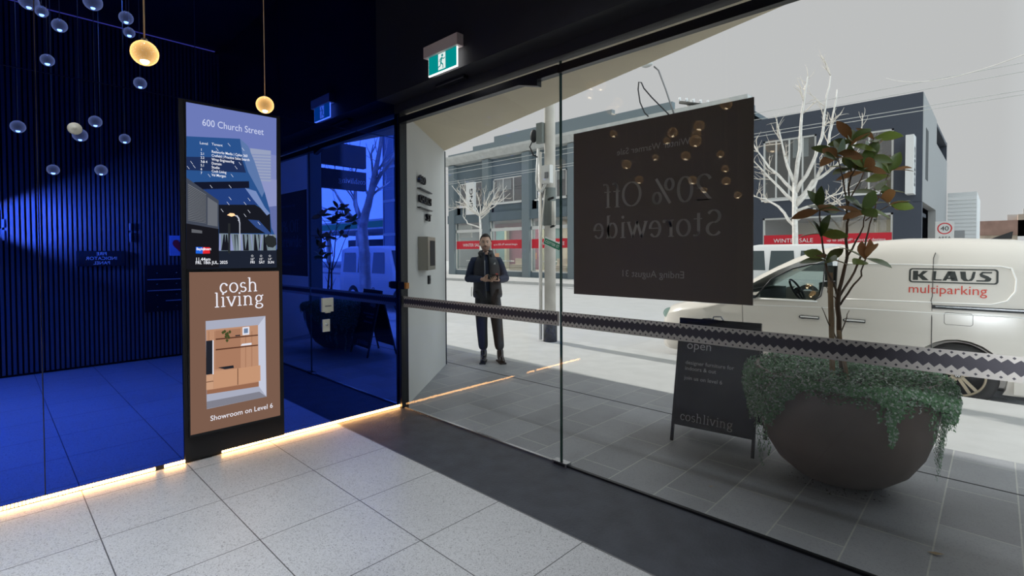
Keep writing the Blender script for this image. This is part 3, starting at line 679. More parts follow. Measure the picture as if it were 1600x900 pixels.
for x0, x1, z in [(-24.3, -21.65, 8.55), (-21.65, -19.57, 8.8), (-19.57, -10.6, 9.15), (-10.6, -7.2, 8.85), (-7.2, -3.55, 8.32)]: m.box((x0, YF, 8.3), (x1, YF+.3, z))
m.build('parapet', B1)
random.seed(8)
for i in range(len(PX)):
    x0, x1 = PX[i]+.3, (PX+[-3.85])[i+1]-.3
    if i == 1: win(B1, x0+.2, x1-.05, 4.78, 6.40, YF+.2, 3, blinds=2)
    else: win(B1, x0+.35, x1-.25, 4.78, 6.40, YF+.2, 3, blinds=2)
    MB().use('slate_wall').box((x0, YF+.22, 4.15), (x0+(.2 if i == 1 else .35), YF+.45, 6.5)).box((x1-.25, YF+.22, 4.15), (x1, YF+.45, 6.5)).box((x0, YF+.22, 4.15), (x1, YF+.45, 4.75)).build('wall_infill', B1)
    sh = MB().use('frame_light').box((x0, YF+.08, .32), (x0+.06, YF+.14, 3.62)).box((x1-.06, YF+.08, .32), (x1, YF+.14, 3.62)).box((x0, YF+.08, 2.95), (x1, YF+.14, 3.15)).box((x0, YF+.08, .32), (x1, YF+.14, .4)).build('shopfront', B1)
    MB().use('shop_glass').quad((x0, YF+.11, .4), (x1, YF+.11, .4), (x1, YF+.11, 3.62), (x0, YF+.11, 3.62)).build('pane', sh)
    bn = MB().use('banner_red').quad((x0, YF+.10, 1.80), (x1, YF+.10, 1.80), (x1, YF+.10, 2.36), (x0, YF+.10, 2.36)).build('red_banner', sh)
    mm = MB().use('letters_white')
    if i % 2 == 0: sans(mm, 'WINTER SALE', (x0+.75, YF+.09, 1.97), (1, 0, 0), (0, 0, 1), .30); mm.build('banner_lettering', sh)
    else: sans(mm, 'up to 50% off* selected designs', (x0+.3, YF+.09, 2.02), (1, 0, 0), (0, 0, 1), (.17 if i < 5 else .11)); mm.build('banner_lettering', sh)
    inn = MB().use('shop_floor').box((x0-.3, YF+.2, .3), (x1+.3, YF+6, .34)).use(['maroon', 'teal_wall', 'beige', 'maroon', 'beige', 'olive'][i]).box((x0-.3, YF+3.6, .3), (x1+.3, YF+3.7, 3.7))
    inn.use(['teal_wall', 'maroon', 'maroon', 'beige', 'teal_wall', 'beige'][i]).box((x0+.9, YF+3.2, .3), (x0+1.9, YF+3.5, 3.2)).use('olive').box((x0+1.9, YF+3.1, .3), (x0+2.1, YF+3.4, 3.4))
    inn.build('shop_interior', B1)
    if i == 5: x0 -= .9
    fu = MB().use('beige').box((x0+.7, YF+1.2, .34), (x0+2.3, YF+1.9, .75)).box((x0+.7, YF+1.75, .7), (x0+2.3, YF+1.95, 1.15)).use('olive').ball((x0+2.5, YF+1.0, .6), .42, 12, 8, (1, 1, .7)).use('sign_white').box((x0+.5, YF+.6, .95), (x0+1.4, YF+.9, 1.02)).use('orange_plastic').box((x0+1.6, YF+2.2, 1.1), (x0+2.2, YF+2.25, 1.5)).build('display_furniture', B1)
    arealight('shop_lamp', ((x0+x1)/2, YF+1.6, 3.55), 2.2, 1.6, 110, (1, .95, .86))
MB().use('blind_white').box((-23.5, YF+.3, 2.6), (-22.15, YF+.33, 3.5)).build('white_board', B1)
t = thing('blade_sign', (-21, 20, 5.2), 'tall white blade sign with rotated black letters behind the pollarded tree', 'sign')
bx('sign_box', 'sign_white', (-21.55, 19.75, 4.1), (-20.75, 19.95, 6.25), t); bx('bracket', 'steel', (-20.9, 19.9, 4.6), (-20.8, 20.5, 4.7), t); bx('bracket', 'steel', (-20.9, 19.9, 5.6), (-20.8, 20.5, 5.7), t)
m = MB().use('black_letters')
sans(m, 'KING', (-21.0+.12, 19.748, 4.35), (0, 0, 1), (-1, 0, 0), .42, 'LEFT', -.0, .03, 1.45); m.build('lettering', t)

B2 = thing('navy_shop_building', (-.6, 20.5, 0), 'dark slate blue box shaped shop with large square windows across the street', 'building')
m = MB().use('navy_wall'); X0, X1 = -3.5, 2.27
def panel(x0, x1, z0, z1): m.box((x0, YF, z0), (x1, YF+.3, z1))
panel(-3.05, 1.45, 6.25, 7.2); panel(-3.05, 1.45, 2.95, 3.74); panel(-3.05, 1.45, 0, .45); panel(X0, -3.05, 0, 7.2); panel(-1.05, -.06, 3.74, 6.25); panel(-.06, 1.45, 6.05, 6.25); panel(1.45, X1-.26, 0, 7.2); panel(X1-.26, X1, 0, 3.29); m.box((X1-.26, YF, 3.3), (X1, YF+.04, 7.2))
m.box((X0, YF+.3, 7.0), (X1, YF+12, 7.15)).box((X0, YF+11.8, 0), (X1, YF+12, 7.2)).box((X0, YF+.3, 0), (X0+.2, YF+12, 7.2))
m.build('wall', B2)
mat('side_render', (.36, .36, .36), .8)
m = MB().use('side_render').box((X1-.25, YF+.05, 3.3), (X1+.012, YF+5.6, 7.2)).box((X1-.25, YF+5.6, 0), (X1+.012, YF+12, 6.2)).use('office_dark').box((X1-.1, YF+1.0, 4.2), (X1+.02, YF+1.9, 6.1)).build('side_wall', B2)
m = MB().use('beige').box((-3.2, YF+5, .3), (1.6, YF+5.1, 3)).use('shop_floor').box((-3.3, YF+.3, .3), (2, YF+5, .4)).use('office_dark').box((-3.3, YF+2.5, 3.2), (2, YF+2.6, 7)).use('navy_wall').box((-3.3, YF+.3, 2.95), (2, YF+5, 3.1)).use('maroon').box((-2.6, YF+3, .4), (-1.6, YF+3.4, 2.3)).use('olive').box((-.8, YF+2.6, .4), (.8, YF+3.2, 1.0)).build('shop_interior', B2)
arealight('shop_lamp', (-.8, YF+2, 2.9), 3, 2, 110, (1, .93, .82))
win(B2, -3.05, -1.05, 3.74, 6.25, YF+.06, 4, blinds=1); win(B2, -.06, 1.45, 3.74, 6.05, YF+.06, 2)
w_ = win(B2, -3.05, 1.45, .45, 2.95, YF+.06, 2, 'shop_glass', sill=False)
MB().use('banner_red').quad((-3.0, YF+.02, 1.76), (1.42, YF+.02, 1.76), (1.42, YF+.02, 2.22), (-3.0, YF+.02, 2.22)).build('red_banner', w_)
mm = MB().use('letters_white'); sans(mm, 'WINTER SALE', (-2.62, YF+.01, 1.90), (1, 0, 0), (0, 0, 1), .24); sans(mm, 'up to 50% off* selected designs', (-.66, YF+.01, 1.92), (1, 0, 0), (0, 0, 1), .150); mm.build('banner_lettering', w_)
t = thing('blade_sign', (2.0, 20.3, 4.6), 'tall white blade sign by the right corner of the navy building', 'sign')
sa, sb_ = at(1415, 211, 'y', 19.8), at(1427, 302, 'y', 19.8); bx('sign_box', 'sign_white', (sa.x, 19.8, sb_.z), (sb_.x, 20.5, sa.z), t)
m = MB().use('black_letters'); sans(m, 'KING', (sb_.x+.003, 20.0, 3.8), (0, 0, 1), (0, 1, 0), .42, 'LEFT', .001, .03, 1.4); m.build('lettering', t)
# beyond the corner
t = thing('white_house', (3, 34, 0), 'bright white weatherboard house behind the corner of the navy building', 'building')
m = MB().use('sign_white')
for k in range(22): m.prism([(2.3, 33+.0, k*.2), (2.3, 32.96, k*.2), (2.3, 33, k*.2+.2)], (1.15, 0, 0))
m.box((2.3, 33, 0), (3.45, 40, 4.6)).build('wall', t); MB().use('side_render').box((2.6, 32.9, .5), (3.0, 32.99, 2.6)).build('window', t)
t = thing('brick_building', (9, 60, 0), 'low distant building with a reddish upper band, seen above the van roof', 'building')
mat('brick_far', (.36, .22, .18), .9, noise_=(1, .25)); mat('tan_far', (.55, .44, .36), .9, noise_=(1.5, .3))
p0 = at(1526, 346, 'y', 60); p1 = at(1590, 372, 'y', 60)
MB().use('tan_far').box((p0.x, 60, 0), (p1.x, 66, 2.9)).use('brick_far').box((p0.x, 59.9, 2.9), (p0.x+4.2, 66, p0.z)).use('tan_far').box((p0.x+4.2, 59.9, 2.9), (p1.x, 66, p0.z+.5)).build('wall', t)
MB().use('frame_light').box((p0.x+2, 62, p0.z), (p0.x+2.8, 63, p0.z+.6)).box((p0.x+3, 62, p0.z+.3), (p0.x+4, 63, p0.z+1.1)).build('roof_plant', t)
mat('hedge', (.10, .20, .06), .9, noise_=(4, .5))
tag(MB().use('hedge').ball((p0.x+2.2, 58, .7), 1.3, 14, 8, (1.5, 1, .9)).build('hedge_bush'), 'green bush in front of the low distant building', 'bush')
t = thing('speed_sign', depth(1476, 357, 21), 'white 40 speed sign with a red ring on a post beyond the navy building', 'road sign')
c = depth(1476, 357, 21); bx('sign_plate', 'sign_white', (c.x-.3, c.y, c.z-.55), (c.x+.3, c.y+.02, c.z+.3), t)
m = MB().use('sign_red')
for k in range(24):
    a0, a1 = k*math.pi/12, (k+1)*math.pi/12
    m.add([(c.x+r_*math.cos(q), c.y-.003, c.z+r_*math.sin(q)) for r_, q in ((.24, a0), (.24, a1), (.195, a1), (.195, a0))], [(0, 1, 2, 3)])
m.build('red_ring', t); m = MB().use('black_letters'); sans(m, '40', (c.x, c.y-.004, c.z-.09), (1, 0, 0), (0, 0, 1), .27, 'CENTER'); sans(m, 'AREA', (c.x, c.y-.004, c.z-.45), (1, 0, 0), (0, 0, 1), .17, 'CENTER'); m.build('lettering', t)
MB().use('steel').tube([(c.x, c.y+.05, 0), (c.x, c.y+.05, c.z+.3)], .03).build('post', t)

# ------------------------------------------------------------------ overhead wires, far poles
def wire(pa, pb, lab, r=.012):
    a, b = Vector(pa), Vector(pb); pts = [a.lerp(b, i/12)-Vector((0, 0, .35*(1-(2*i/12-1)**2))) for i in range(13)]
    tag(MB().use('cornice_grey').tube(pts, r, 5).build('overhead_wire'), lab, 'cable', 'wires over the street')
for (px, py, yy), lab in zip([(1310, 182, 18.3), (790, 270, 18.2), (800, 243, 18.0), (740, 261, 18.5)],
        ['thin wire crossing in front of the navy building, high up', 'thin wire crossing the upper windows of the slate building', 'thin wire crossing just under the cornice of the slate building', 'thin wire crossing the blank wall above the upper windows of the slate building']):
    q = at(px, py, 'y', yy); wire((-60, yy, q.z+.2), (30, yy+.2, q.z+.2), lab)
q1, q2 = depth(1460, 106, 14), depth(1600, 76, 9); dq = (q2-q1); wire(q1-dq*1.2, q2+dq*.2, 'single wire high in the open sky on the right', .01)
t = thing('street_lamp', (at(1053, 178, 'y', 18).x, 18, 0), 'thin leaning street lamp rising above the brown sale poster', 'street lamp')
a, b, c = at(1056, 300, 'y', 18), at(1053, 178, 'y', 18), at(1029, 110, 'y', 18); h = at(1011, 101, 'y', 18)
MB().use('grey_metal').tube([(a.x, 18, 0), (b.x, 18, b.z)], .12, 8).build('post', t)
MB().use('grey_metal').tube([b, at(1041, 142, 'y', 18), c, at(1022, 104, 'y', 18)], .035, 6).build('arm', t)
MB().use('cornice_grey').ball(h, .25, 12, 8, (1.1, .6, .5)).build('lamp_head', t)
t = thing('power_pole', (at(1083, 165, 'y', 30).x, 30, 0), 'distant power pole with a crossarm of insulators just above the sale poster', 'power pole')
a, b, pz = at(1062, 160, 'y', 30), at(1106, 165, 'y', 30), at(1075, 158, 'y', 30)
MB().use('pole_paint').tube([(pz.x, 30.2, 0), (pz.x, 30.2, pz.z+.1)], .16, 8).build('post', t)
MB().use('pole_guard').tube([a, b], .11, 6).build('crossarm', t)
for k in range(5): q = a.lerp(b, k/4); MB().use('sign_white').lathe([(.0, .3), (.07, .28), (.09, .1), (.04, 0)], (q.x, q.y, q.z+.05), 8).build('insulator', t)
o = MB().use('black_matte').tube([at(x, y, 'y', 17.5) for x, y in [(1013, 182), (1007, 176), (1000, 160), (997, 140), (998, 128), (1002, 129), (1006, 138), (1018, 152), (1034, 168), (1046, 180)]], .03, 5).build('cable_loop')
tag(o, 'dark looping service cable above the left half of the sale poster', 'cable')

# ------------------------------------------------------------------ utility pole by the kerb
x, y = -1.27, 3.87
t = thing('utility_pole', (x, y, 0), 'pale round utility pole standing at the near kerb behind the glass door edge', 'power pole')
MB().use('pole_paint').tube([(x, y, 0), (x, y, 5), (x+.02, y, 9)], [.098, .092, .085], 16).build('post', t)
MB().use('pole_guard').tube([(x, y, 0), (x, y, .36)], .118, 16).build('base_guard', t)
MB().use('sign_white').tube([(x-.165, y-.06, .02), (x-.165, y-.06, 3.25)], .028, 8).build('conduit', t)
MB().use('pole_paint').tube([(x-.11, y-.10, .5), (x-.11, y-.10, 2.9)], .016, 8).build('conduit', t)
MB().use('grey_green').box((x-.17, y-.16, 3.38), (x-.04, y-.08, 3.72)).build('cable_box', t)
MB().use('black_matte').ball((x-.24, y-.14, 3.52), .09, 8, 6, (.8, .6, 1.3)).tube([(x-.26, y-.14, 3.45), (x-.33, y-.14, 3.35), (x-.25, y-.14, 3.2), (x-.16, y-.14, 3.15)], .012, 5).build('cable_joint', t)
MB().use('sign_white').box((x-.02, y-.20, 2.68), (x+.16, y-.11, 2.98)).build('service_box', t)
MB().use('grey_metal').box((x+.06, y-.215, 2.76), (x+.13, y-.20, 2.86)).build('service_box_lid', t)
MB().use('sign_white').tube([(x-.17, y-.10, 3.3), (x-.19, y-.13, 2.75), (x-.15, y-.14, 2.6), (x-.06, y-.15, 2.55), (x+.03, y-.15, 2.68)], .022, 8).build('cable_loop', t)
MB().use('grey_green').tube([(x, y-.005, 1.98), (x, y-.005, 2.62)], .106, 16).build('band_cover', t)
MB().use('pole_paint').tube([(x+.17, y-.11, 1.98), (x+.17, y-.11, 2.38)], .036, 10).build('fuse_tube', t)
MB().use('black_metal').tube([(x+.05, y-.10, 2.42), (x+.17, y-.11, 2.44)], .02, 6).tube([(x+.10, y-.1, 1.95), (x+.18, y-.11, 1.97)], .02, 6).build('bracket', t)
MB().use('pole_paint').tube([(x-.0, y-.13, 2.6), (x-.04, y-.14, 2.2), (x-.10, y-.13, 1.8), (x-.10, y-.12, .4)], .012, 6).build('cable', t)
t2 = thing('street_name_sign', (x, y-.2, 1.65), 'small tilted green street name sign fixed to the pale utility pole', 'street sign')
a, b = at(851, 376, 'y', y-.17), at(876, 387, 'y', y-.17); uu = (b-a).normalized(); vv = Vector((0, -1, 0)).cross(uu); vv = -vv if vv.z < 0 else vv; cc = (a+b)/2
MB().use('sign_white').obox(cc, uu*((b-a).length/2+.01), vv*.062, Vector((0, .008, 0))).build('sign_plate', t2)
MB().use('green_sign').obox(cc-Vector((0, .009, 0)), uu*((b-a).length/2-.004), vv*.048, Vector((0, .002, 0))).build('sign_face', t2)
m = MB().use('letters_white'); sans(m, 'COTTER ST', cc-Vector((0, .0125, 0))-vv*.022, uu, vv, .066, 'CENTER', 0, .01, .9); m.build('lettering', t2)

# ------------------------------------------------------------------ street trees
def tree(name, label, y0, trunk, branches, r0, seed, twig=1.0, mt='bark_pale', jit=.5, mirror=False, ntw=7, twl=1.0):
    random.seed(seed); base = at(*trunk[0], 'y', y0, mirror); t = thing(name, (base.x, y0, 0), label, 'tree')
    mb = MB().use(mt); tp = [at(a, b, 'y', y0, mirror) for a, b in trunk]; tp[0] = Vector((tp[0].x, y0, 0)); mb.tube(tp, [r0]+[r0*(.85-.2*i/len(tp)) for i in range(1, len(tp))], 10)
    mb.build('trunk', t); mb = MB().use(mt); tw = MB().use(mt if twig < .5 else 'bark_twig' if mt == 'bark_pale' else mt)
    def sub(p, d, L, r, lvl):
        pts = [p]; q = p.copy()
        for i in range(4):
            d = (d+Vector((random.gauss(0, .18), random.gauss(0, .18), random.gauss(.08, .15)))).normalized(); q = q+d*L/4; pts.append(q.copy())
        tw.tube(pts, [r, r*.85, r*.7, r*.5, r*.3], 5)
        if lvl: 
            for k in range(3): sub(pts[1+k], (d+Vector((random.gauss(0, .6), random.gauss(0, .6), random.gauss(.2, .4)))).normalized(), L*.55, r*.5, lvl-1)
    for br in branches:
        rr = br[0]; yj = random.uniform(-jit, jit); pts = []
        for i, (a, b) in enumerate(br[1:]):
            pts.append(at(a, b, 'y', y0+yj*(i/max(1, len(br)-2)), mirror))
        n = len(pts); fine = []
        for i in range(n-1):
            for k in range(3): fine.append(pts[i].lerp(pts[i+1], k/3)+Vector((random.gauss(0, .015), 0, random.gauss(0, .015)))*(1 if i+k else 0))
        fine.append(pts[-1]); N = len(fine)
        mb.tube(fine, [rr*(1-.75*i/(N-1)) for i in range(N)], 7)
        for k in range(ntw):
            i = random.randint(N//3, N-1); d = (fine[min(i+1, N-1)]-fine[max(i-1, 0)]).normalized()
            sub(fine[i], (d+Vector((random.gauss(0, .7), random.gauss(0, .7), random.gauss(.1, .5)))).normalized(), (.5+random.random()*.5)*twl, rr*.28, 1)
    mb.build('branches', t); tw.build('twigs', t); return t
tree('street_tree', 'bare white barked tree with many upright branches in front of the navy building', 16.6,
     [(1243, 420), (1243, 396), (1242, 340), (1242, 283)],
     [(.06, (1242, 290), (1226, 244), (1213, 186)), (.08, (1242, 290), (1250, 233), (1252, 178), (1262, 120)), (.07, (1244, 300), (1269, 258), (1283, 214), (1290, 165), (1298, 118)),
      (.075, (1243, 322), (1272, 289), (1291, 244), (1299, 194), (1308, 140)), (.07, (1243, 317), (1272, 283), (1300, 264), (1330, 236), (1345, 205)), (.06, (1242, 300), (1202, 261), (1178, 226)),
      (.06, (1242, 316), (1205, 281), (1178, 252)), (.055, (1242, 354), (1216, 322), (1197, 311), (1176, 306)), (.055, (1243, 330), (1272, 319), (1300, 306), (1332, 298)), (.05, (1243, 345), (1280, 322), (1310, 318))],
     .115, 4, ntw=6, twl=.9)
tips = [(706, 290), (716, 297), (722, 288), (730, 300), (712, 315), (704, 325), (770, 296), (780, 293), (792, 290), (797, 302), (775, 305), (765, 300), (757, 305), (785, 310), (700, 330), (745, 300)]
tree('street_tree', 'small bare pollarded white tree standing behind the man', 16.6, [(751, 400), (751, 367), (750, 336)],
     [(.04, (750, 338), ((750+a)/2+random.uniform(-4, 4), 322), (a, b)) for a, b in tips]+[(.05, (751, 356), (731, 349), (724, 338), (724, 322)), (.04, (751, 342), (764, 330), (770, 312))], .085, 9, ntw=3, jit=.6, twl=.8)
tree('plane_tree', 'large mottled plane tree at the near kerb, seen reflected in the blue glass', 3.45, [(571, 470), (571, 440), (569, 395), (566, 352)],
     [(.12, (566, 358), (572, 330), (580, 300), (590, 250), (600, 190)), (.07, (565, 352), (550, 340), (535, 318), (518, 292)), (.07, (566, 350), (556, 320), (555, 290), (548, 250)), (.06, (575, 320), (590, 280), (612, 250), (625, 240))], .17, 12, mt='bark_plane', mirror=True, ntw=5, twl=1.3)

# ------------------------------------------------------------------ A-frame board
mat('board_black', (.012, .013, .016), .55); mat('board_text', (.62, .62, .62), .6); mat('timber', (.33, .22, .12), .8, noise_=(14, .2))
t = thing('a_frame_sign', (2.64, 1.2, 0), 'black A-frame pavement board headed open, standing left of the planted bowl', 'sandwich board')
BL, BR = Vector((2.335, .985, 0)), Vector((2.955, 1.055, 0)); ax = (BR-BL).normalized(); bk = Vector((-ax.y, ax.x, 0))
HZ = .965; apex = bk*.235
fu = (Vector((0, 0, HZ))+apex).normalized(); fn = ax.cross(fu)
def fp(s, h, off=0): return BL+ax*s+fu*h+fn*off
Wd = (BR-BL).length; FL = (Vector((0, 0, HZ))+apex).length
def panel_(a0, a1, h0, h1, o0, o1, flip=False):
    P = [fp(a0, h0, o0), fp(a1, h0, o0), fp(a1, h1, o0), fp(a0, h1, o0), fp(a0, h0, o1), fp(a1, h0, o1), fp(a1, h1, o1), fp(a0, h1, o1)]
    if flip: P = [BL+ax*((p-BL).dot(ax))+bk*(.47-(p-BL).dot(bk))+Vector((0, 0, p.z)) for p in P]
    return P
FCS = [(0,3,2,1),(4,5,6,7),(0,1,5,4),(1,2,6,5),(2,3,7,6),(3,0,4,7)]
for flip, nm in ((False, 'front'), (True, 'back')):
    MB().use('board_black').add(panel_(.015, Wd-.015, .13, FL-.01, -.01, .004, flip), FCS).build('board', t, recalc=True)
    for s0 in (0, Wd-.022): MB().use('black_metal').add(panel_(s0, s0+.022, 0, FL, -.014, .006, flip), FCS).build('leg', t, recalc=True)
MB().use('black_metal').add(panel_(0, Wd, FL-.02, FL+.004, -.02, .01), FCS).build('top_bar', t, recalc=True)
MB().use('steel').tube([fp(Wd*.42, FL), fp(Wd*.43, FL+.03), fp(Wd*.52, FL+.035), fp(Wd*.56, FL)], .006, 6).build('handle', t)
MB().use('black_metal').tube([BL+ax*.01+Vector((0, 0, .3))+bk*.075, BL+ax*.01+Vector((0, 0, .3))+bk*.395], .006, 6).tube([BR-ax*.01+Vector((0, 0, .3))+bk*.075, BR-ax*.01+Vector((0, 0, .3))+bk*.395], .006, 6).build('stay', t)
m = MB().use('board_text'); o_ = .0055
sans(m, 'open', fp(.075, .745, o_), ax, fu, .098); sans(m, 'designer furniture for', fp(.075, .62, o_), ax, fu, .043, bold=.008); sans(m, 'indoors & out', fp(.075, .573, o_), ax, fu, .043, bold=.008)
sans(m, 'join us on level 6', fp(.075, .497, o_), ax, fu, .043, bold=.008); serif(m, 'coshliving', fp(.065, .175, o_), ax, fu, .088, .075, .05, .0005)
m.build('lettering', t)

# ------------------------------------------------------------------ planted bowl
PCx, PCy = 3.475, 1.15
mat('bowl_brown', (.155, .12, .10), .6, noise_=(5, .12)); mat('soil', (.05, .035, .025), .95); mat('stem_brown', (.17, .12, .085), .8); mat('stem_green', (.16, .20, .09), .8)
bowl = MB().use('bowl_brown').lathe([(a_*.9, b_*1.04) for a_, b_ in [(0, .005), (.20, .005), (.30, .028), (.42, .115), (.50, .23), (.552, .37), (.575, .52), (.580, .66), (.582, .70), (.555, .70), (.55, .64), (.53, .60), (0, .60)]], (PCx, PCy, 0), 64).build('planter_bowl')
tag(bowl, 'large dark brown round bowl planter standing on the paving outside the glass', 'planter')
MB().use('soil').lathe([(0, .695), (.36, .69), (.493, .67)], (PCx, PCy, 0), 32).build('soil', bowl)
random.seed(21)
mat('leaf_creep_a', (.10, .25, .10), .45, spec=.6); mat('leaf_creep_b', (.17, .34, .18), .45, spec=.6); mat('leaf_creep_c', (.42, .50, .42), .4)
m = MB(); vd = math.atan2(CAM.y-PCy, CAM.x-PCx)      # direction from the bowl to the doorway
def leaf(mb, p, n, L, w_):
    n = n.normalized(); a = n.cross(Vector((random.gauss(0, 1), random.gauss(0, 1), random.gauss(0, 1)))).normalized(); b = n.cross(a)
    mb.use(random.choice(['leaf_creep_a', 'leaf_creep_a', 'leaf_creep_b', 'leaf_creep_c']))
    mb.add([p-a*L, p-b*w_+n*.002, p+a*L, p+b*w_+n*.002], [(0, 1, 2, 3)])
def drape(th):
    """length of the hanging growth around the rim; th measured from the front, + to the right"""
    d = math.degrees(th)
    k = [(-180, .30), (-120, .34), (-95, .47), (-62, .46), (-40, .36), (-24, .14), (-16, .06), (0, .05), (15, .07), (27, .20), (33, .08), (45, .10), (60, .20), (80, .36), (110, .34), (180, .30)]
    for (a, u), (b, v_) in zip(k, k[1:]):
        if a <= d <= b: return u+(v_-u)*(d-a)/(b-a)
    return .3
for i in range(11000):
    r = math.sqrt(random.random())*.58; a = random.random()*6.283
    hgt = .735+.03*math.sin(a*3+1)*r+.02*noise.noise(Vector((r*math.cos(a)*6, r*math.sin(a)*6, 0)))
    if r > .48: hgt -= (r-.48)*.65
    p = Vector((PCx+r*math.cos(a), PCy+r*math.sin(a), hgt+random.uniform(-.05, .03)))
    leaf(m, p, Vector((random.gauss(0, .7), random.gauss(0, .7), 1)), random.uniform(.008, .014), random.uniform(.005, .008))
for i in range(21000):
    th = random.uniform(-math.pi, math.pi); Lm = drape(th)
    if random.random() > .25+Lm*2.6: continue
    clump = .75+.5*noise.noise(Vector((th*7, 0, 3)))
    dz = (random.random()**.8)*Lm*clump
    z = .74-dz; rr = .54+.035*math.sin(min(1, dz/.1)*1.57)+random.uniform(-.03, .035)*(1-dz*.8)-(max(0, dz-.15))*.16
    ang = vd+th; p = Vector((PCx+rr*math.cos(ang), PCy+rr*math.sin(ang), z))
    leaf(m, p, Vector((math.cos(ang), math.sin(ang), .35))+Vector((random.gauss(0, .5), random.gauss(0, .5), random.gauss(0, .5))), random.uniform(.007, .013), random.uniform(.005, .008))
for s_ in range(46):       # single trailing strands
    th = random.choice([random.uniform(-1.9, -.5), random.uniform(.40, .56), random.uniform(1.0, 1.8), random.uniform(-3.1, 3.1)])
    if abs(math.degrees(th)+0) < 20: continue
    L_ = drape(th)*random.uniform(1.1, 1.6)+.03; ang = vd+th; k = 0; rr = .545
    while k < L_:
        rz = rr-max(0, k-.2)*.12; p = Vector((PCx+rz*math.cos(ang+.02*math.sin(k*30)), PCy+rz*math.sin(ang+.02*math.sin(k*30)), .72-k))
        for _ in range(2): leaf(m, p+Vector((random.gauss(0, .006), random.gauss(0, .006), 0)), Vector((math.cos(ang), math.sin(ang), .2)), .010, .006)
        k += .011
gc = m.build('trailing_groundcover'); tag(gc, 'dense small leaved green creeper filling the brown bowl and hanging over its rim', 'trailing plant', kind='stuff')
# fallen bits around the foot of the bowl
m = MB().use('soil')
for i in range(160):
    a = vd+random.gauss(-.2, .8); r = random.uniform(.2, .37); p = Vector((PCx+r*math.cos(a), PCy+r*math.sin(a), .006))
    m.add([p+Vector((random.gauss(0, .006), random.gauss(0, .006), random.random()*.006)) for _ in range(3)], [(0, 1, 2)])
tag(m.build('leaf_litter'), 'scatter of dark leaf litter on the paving round the foot of the bowl', 'litter', kind='stuff')
mat('dry_leaf', (.40, .30, .18), .8)
for (px, py), lab in zip([(1462, 866), (1111, 761), (838, 620)], ['dry curled leaf on the paving in front of the bowl, near the bottom right', 'tiny dry leaf on the paving in front of the black board', 'tiny dry leaf on the paving left of the glass door edge']):
    p = at(px, py, 'z', .004); a = random.random()*3; L_ = .035 if px == 1462 else .016
    tag(MB().use('dry_leaf').add([p+Vector((-L_, 0, 0)), p+Vector((0, -L_*.4, .004)), p+Vector((L_, .004, .012)), p+Vector((.0, L_*.4, .006))], [(0, 1, 2, 3)]).build('fallen_leaf'), lab, 'leaf')

# stakes and magnolia
for q, lab in [([(1301, 590, 3.25), (1297, 426, 3.29)], 'taller timber stake beside the magnolia stem in the bowl')]:
    a, b = depth(*q[0]), depth(*q[1]); a = a+(a-b)*.12; b2 = depth(1320, 590, 3.12)
    tag(MB().use('timber').obox((a+b)/2, rt*.011, (b-a)/2, rt.cross(Vector((0, 0, 1)))*.011).build('timber_stake'), lab, 'stake')
    s1, s2 = depth(1324, 592, 3.2), depth(1311, 520, 3.26)
tag(MB().use('timber').obox((s1+s2)/2, rt*.009, (s2-s1)/2*1.1, rt.cross(Vector((0, 0, 1)))*.009).build('timber_stake'), 'short leaning timber stake at the foot of the magnolia stem', 'stake')
mg = thing('magnolia_sapling', depth(1318, 590, 3.3), 'young magnolia with green and rust coloured leaves growing from the brown bowl', 'shrub')
Z0 = 3.3
def br(pts, r0, r1, dz=0, mname='stem_brown'):
    P = [depth(a, b, Z0+dz*i/(len(pts)-1)) for i, (a, b) in enumerate(pts)]; f = []
    for i in range(len(P)-1):
        for k in range(3): f.append(P[i].lerp(P[i+1], k/3)+Vector((random.gauss(0, .003),)*3))
    f.append(P[-1]); N = len(f); return f, [r0+(r1-r0)*i/(N-1) for i in range(N)]
BRS = [([(1316, 600), (1312, 531), (1309, 480), (1311, 454)], .017, .014, 0), ([(1311, 454), (1318, 425), (1325, 401), (1323, 360), (1324, 330), (1330, 273), (1329, 224)], .012, .004, .05),
       ([(1309, 460), (1293, 422), (1284, 370), (1281, 322)], .008, .004, -.12), ([(1313, 476), (1330, 450), (1345, 432), (1354, 400)], .007, .004, -.2), ([(1312, 462), (1334, 426), (1352, 385), (1359, 350), (1370, 318), (1388, 272)], .008, .003, .18),
       ([(1325, 401), (1343, 367), (1352, 335)], .007, .003, -.08), ([(1324, 320), (1318, 280), (1308, 245)], .005, .003, -.15), ([(1327, 312), (1345, 280), (1358, 248)], .005, .003, .12), ([(1352, 345), (1372, 330), (1388, 322)], .004, .003, .05),
       ([(1311, 540), (1296, 505), (1284, 480)], .005, .002, -.06), ([(1312, 525), (1322, 500), (1327, 485)], .005, .002, .04), ([(1330, 275), (1350, 240), (1366, 216)], .004, .003, .08), ([(1309, 470), (1295, 455), (1290, 445)], .004, .002, .05)]
m = MB().use('stem_brown')
for b_ in BRS: m.tube(*br(*b_), n=7)
m.build('stem', mg)
mat('leaf_top', (.12, .20, .04), .32, spec=.6); mat('leaf_top_light', (.23, .34, .06), .4); mat('leaf_under', (.52, .24, .09), .7)
CL = [(1329, 222, .05, 8), (1308, 242, -.15, 9), (1358, 246, .12, 8), (1366, 216, .08, 5), (1390, 268, .18, 8), (1350, 262, .0, 7), (1281, 322, -.12, 8), (1347, 325, -.08, 9), (1390, 318, .05, 8), (1283, 366, -.1, 7), (1290, 402, -.08, 7), (1353, 402, -.2, 6), (1328, 262, .04, 6), (1372, 300, .1, 4), (1300, 345, -.05, 3)]
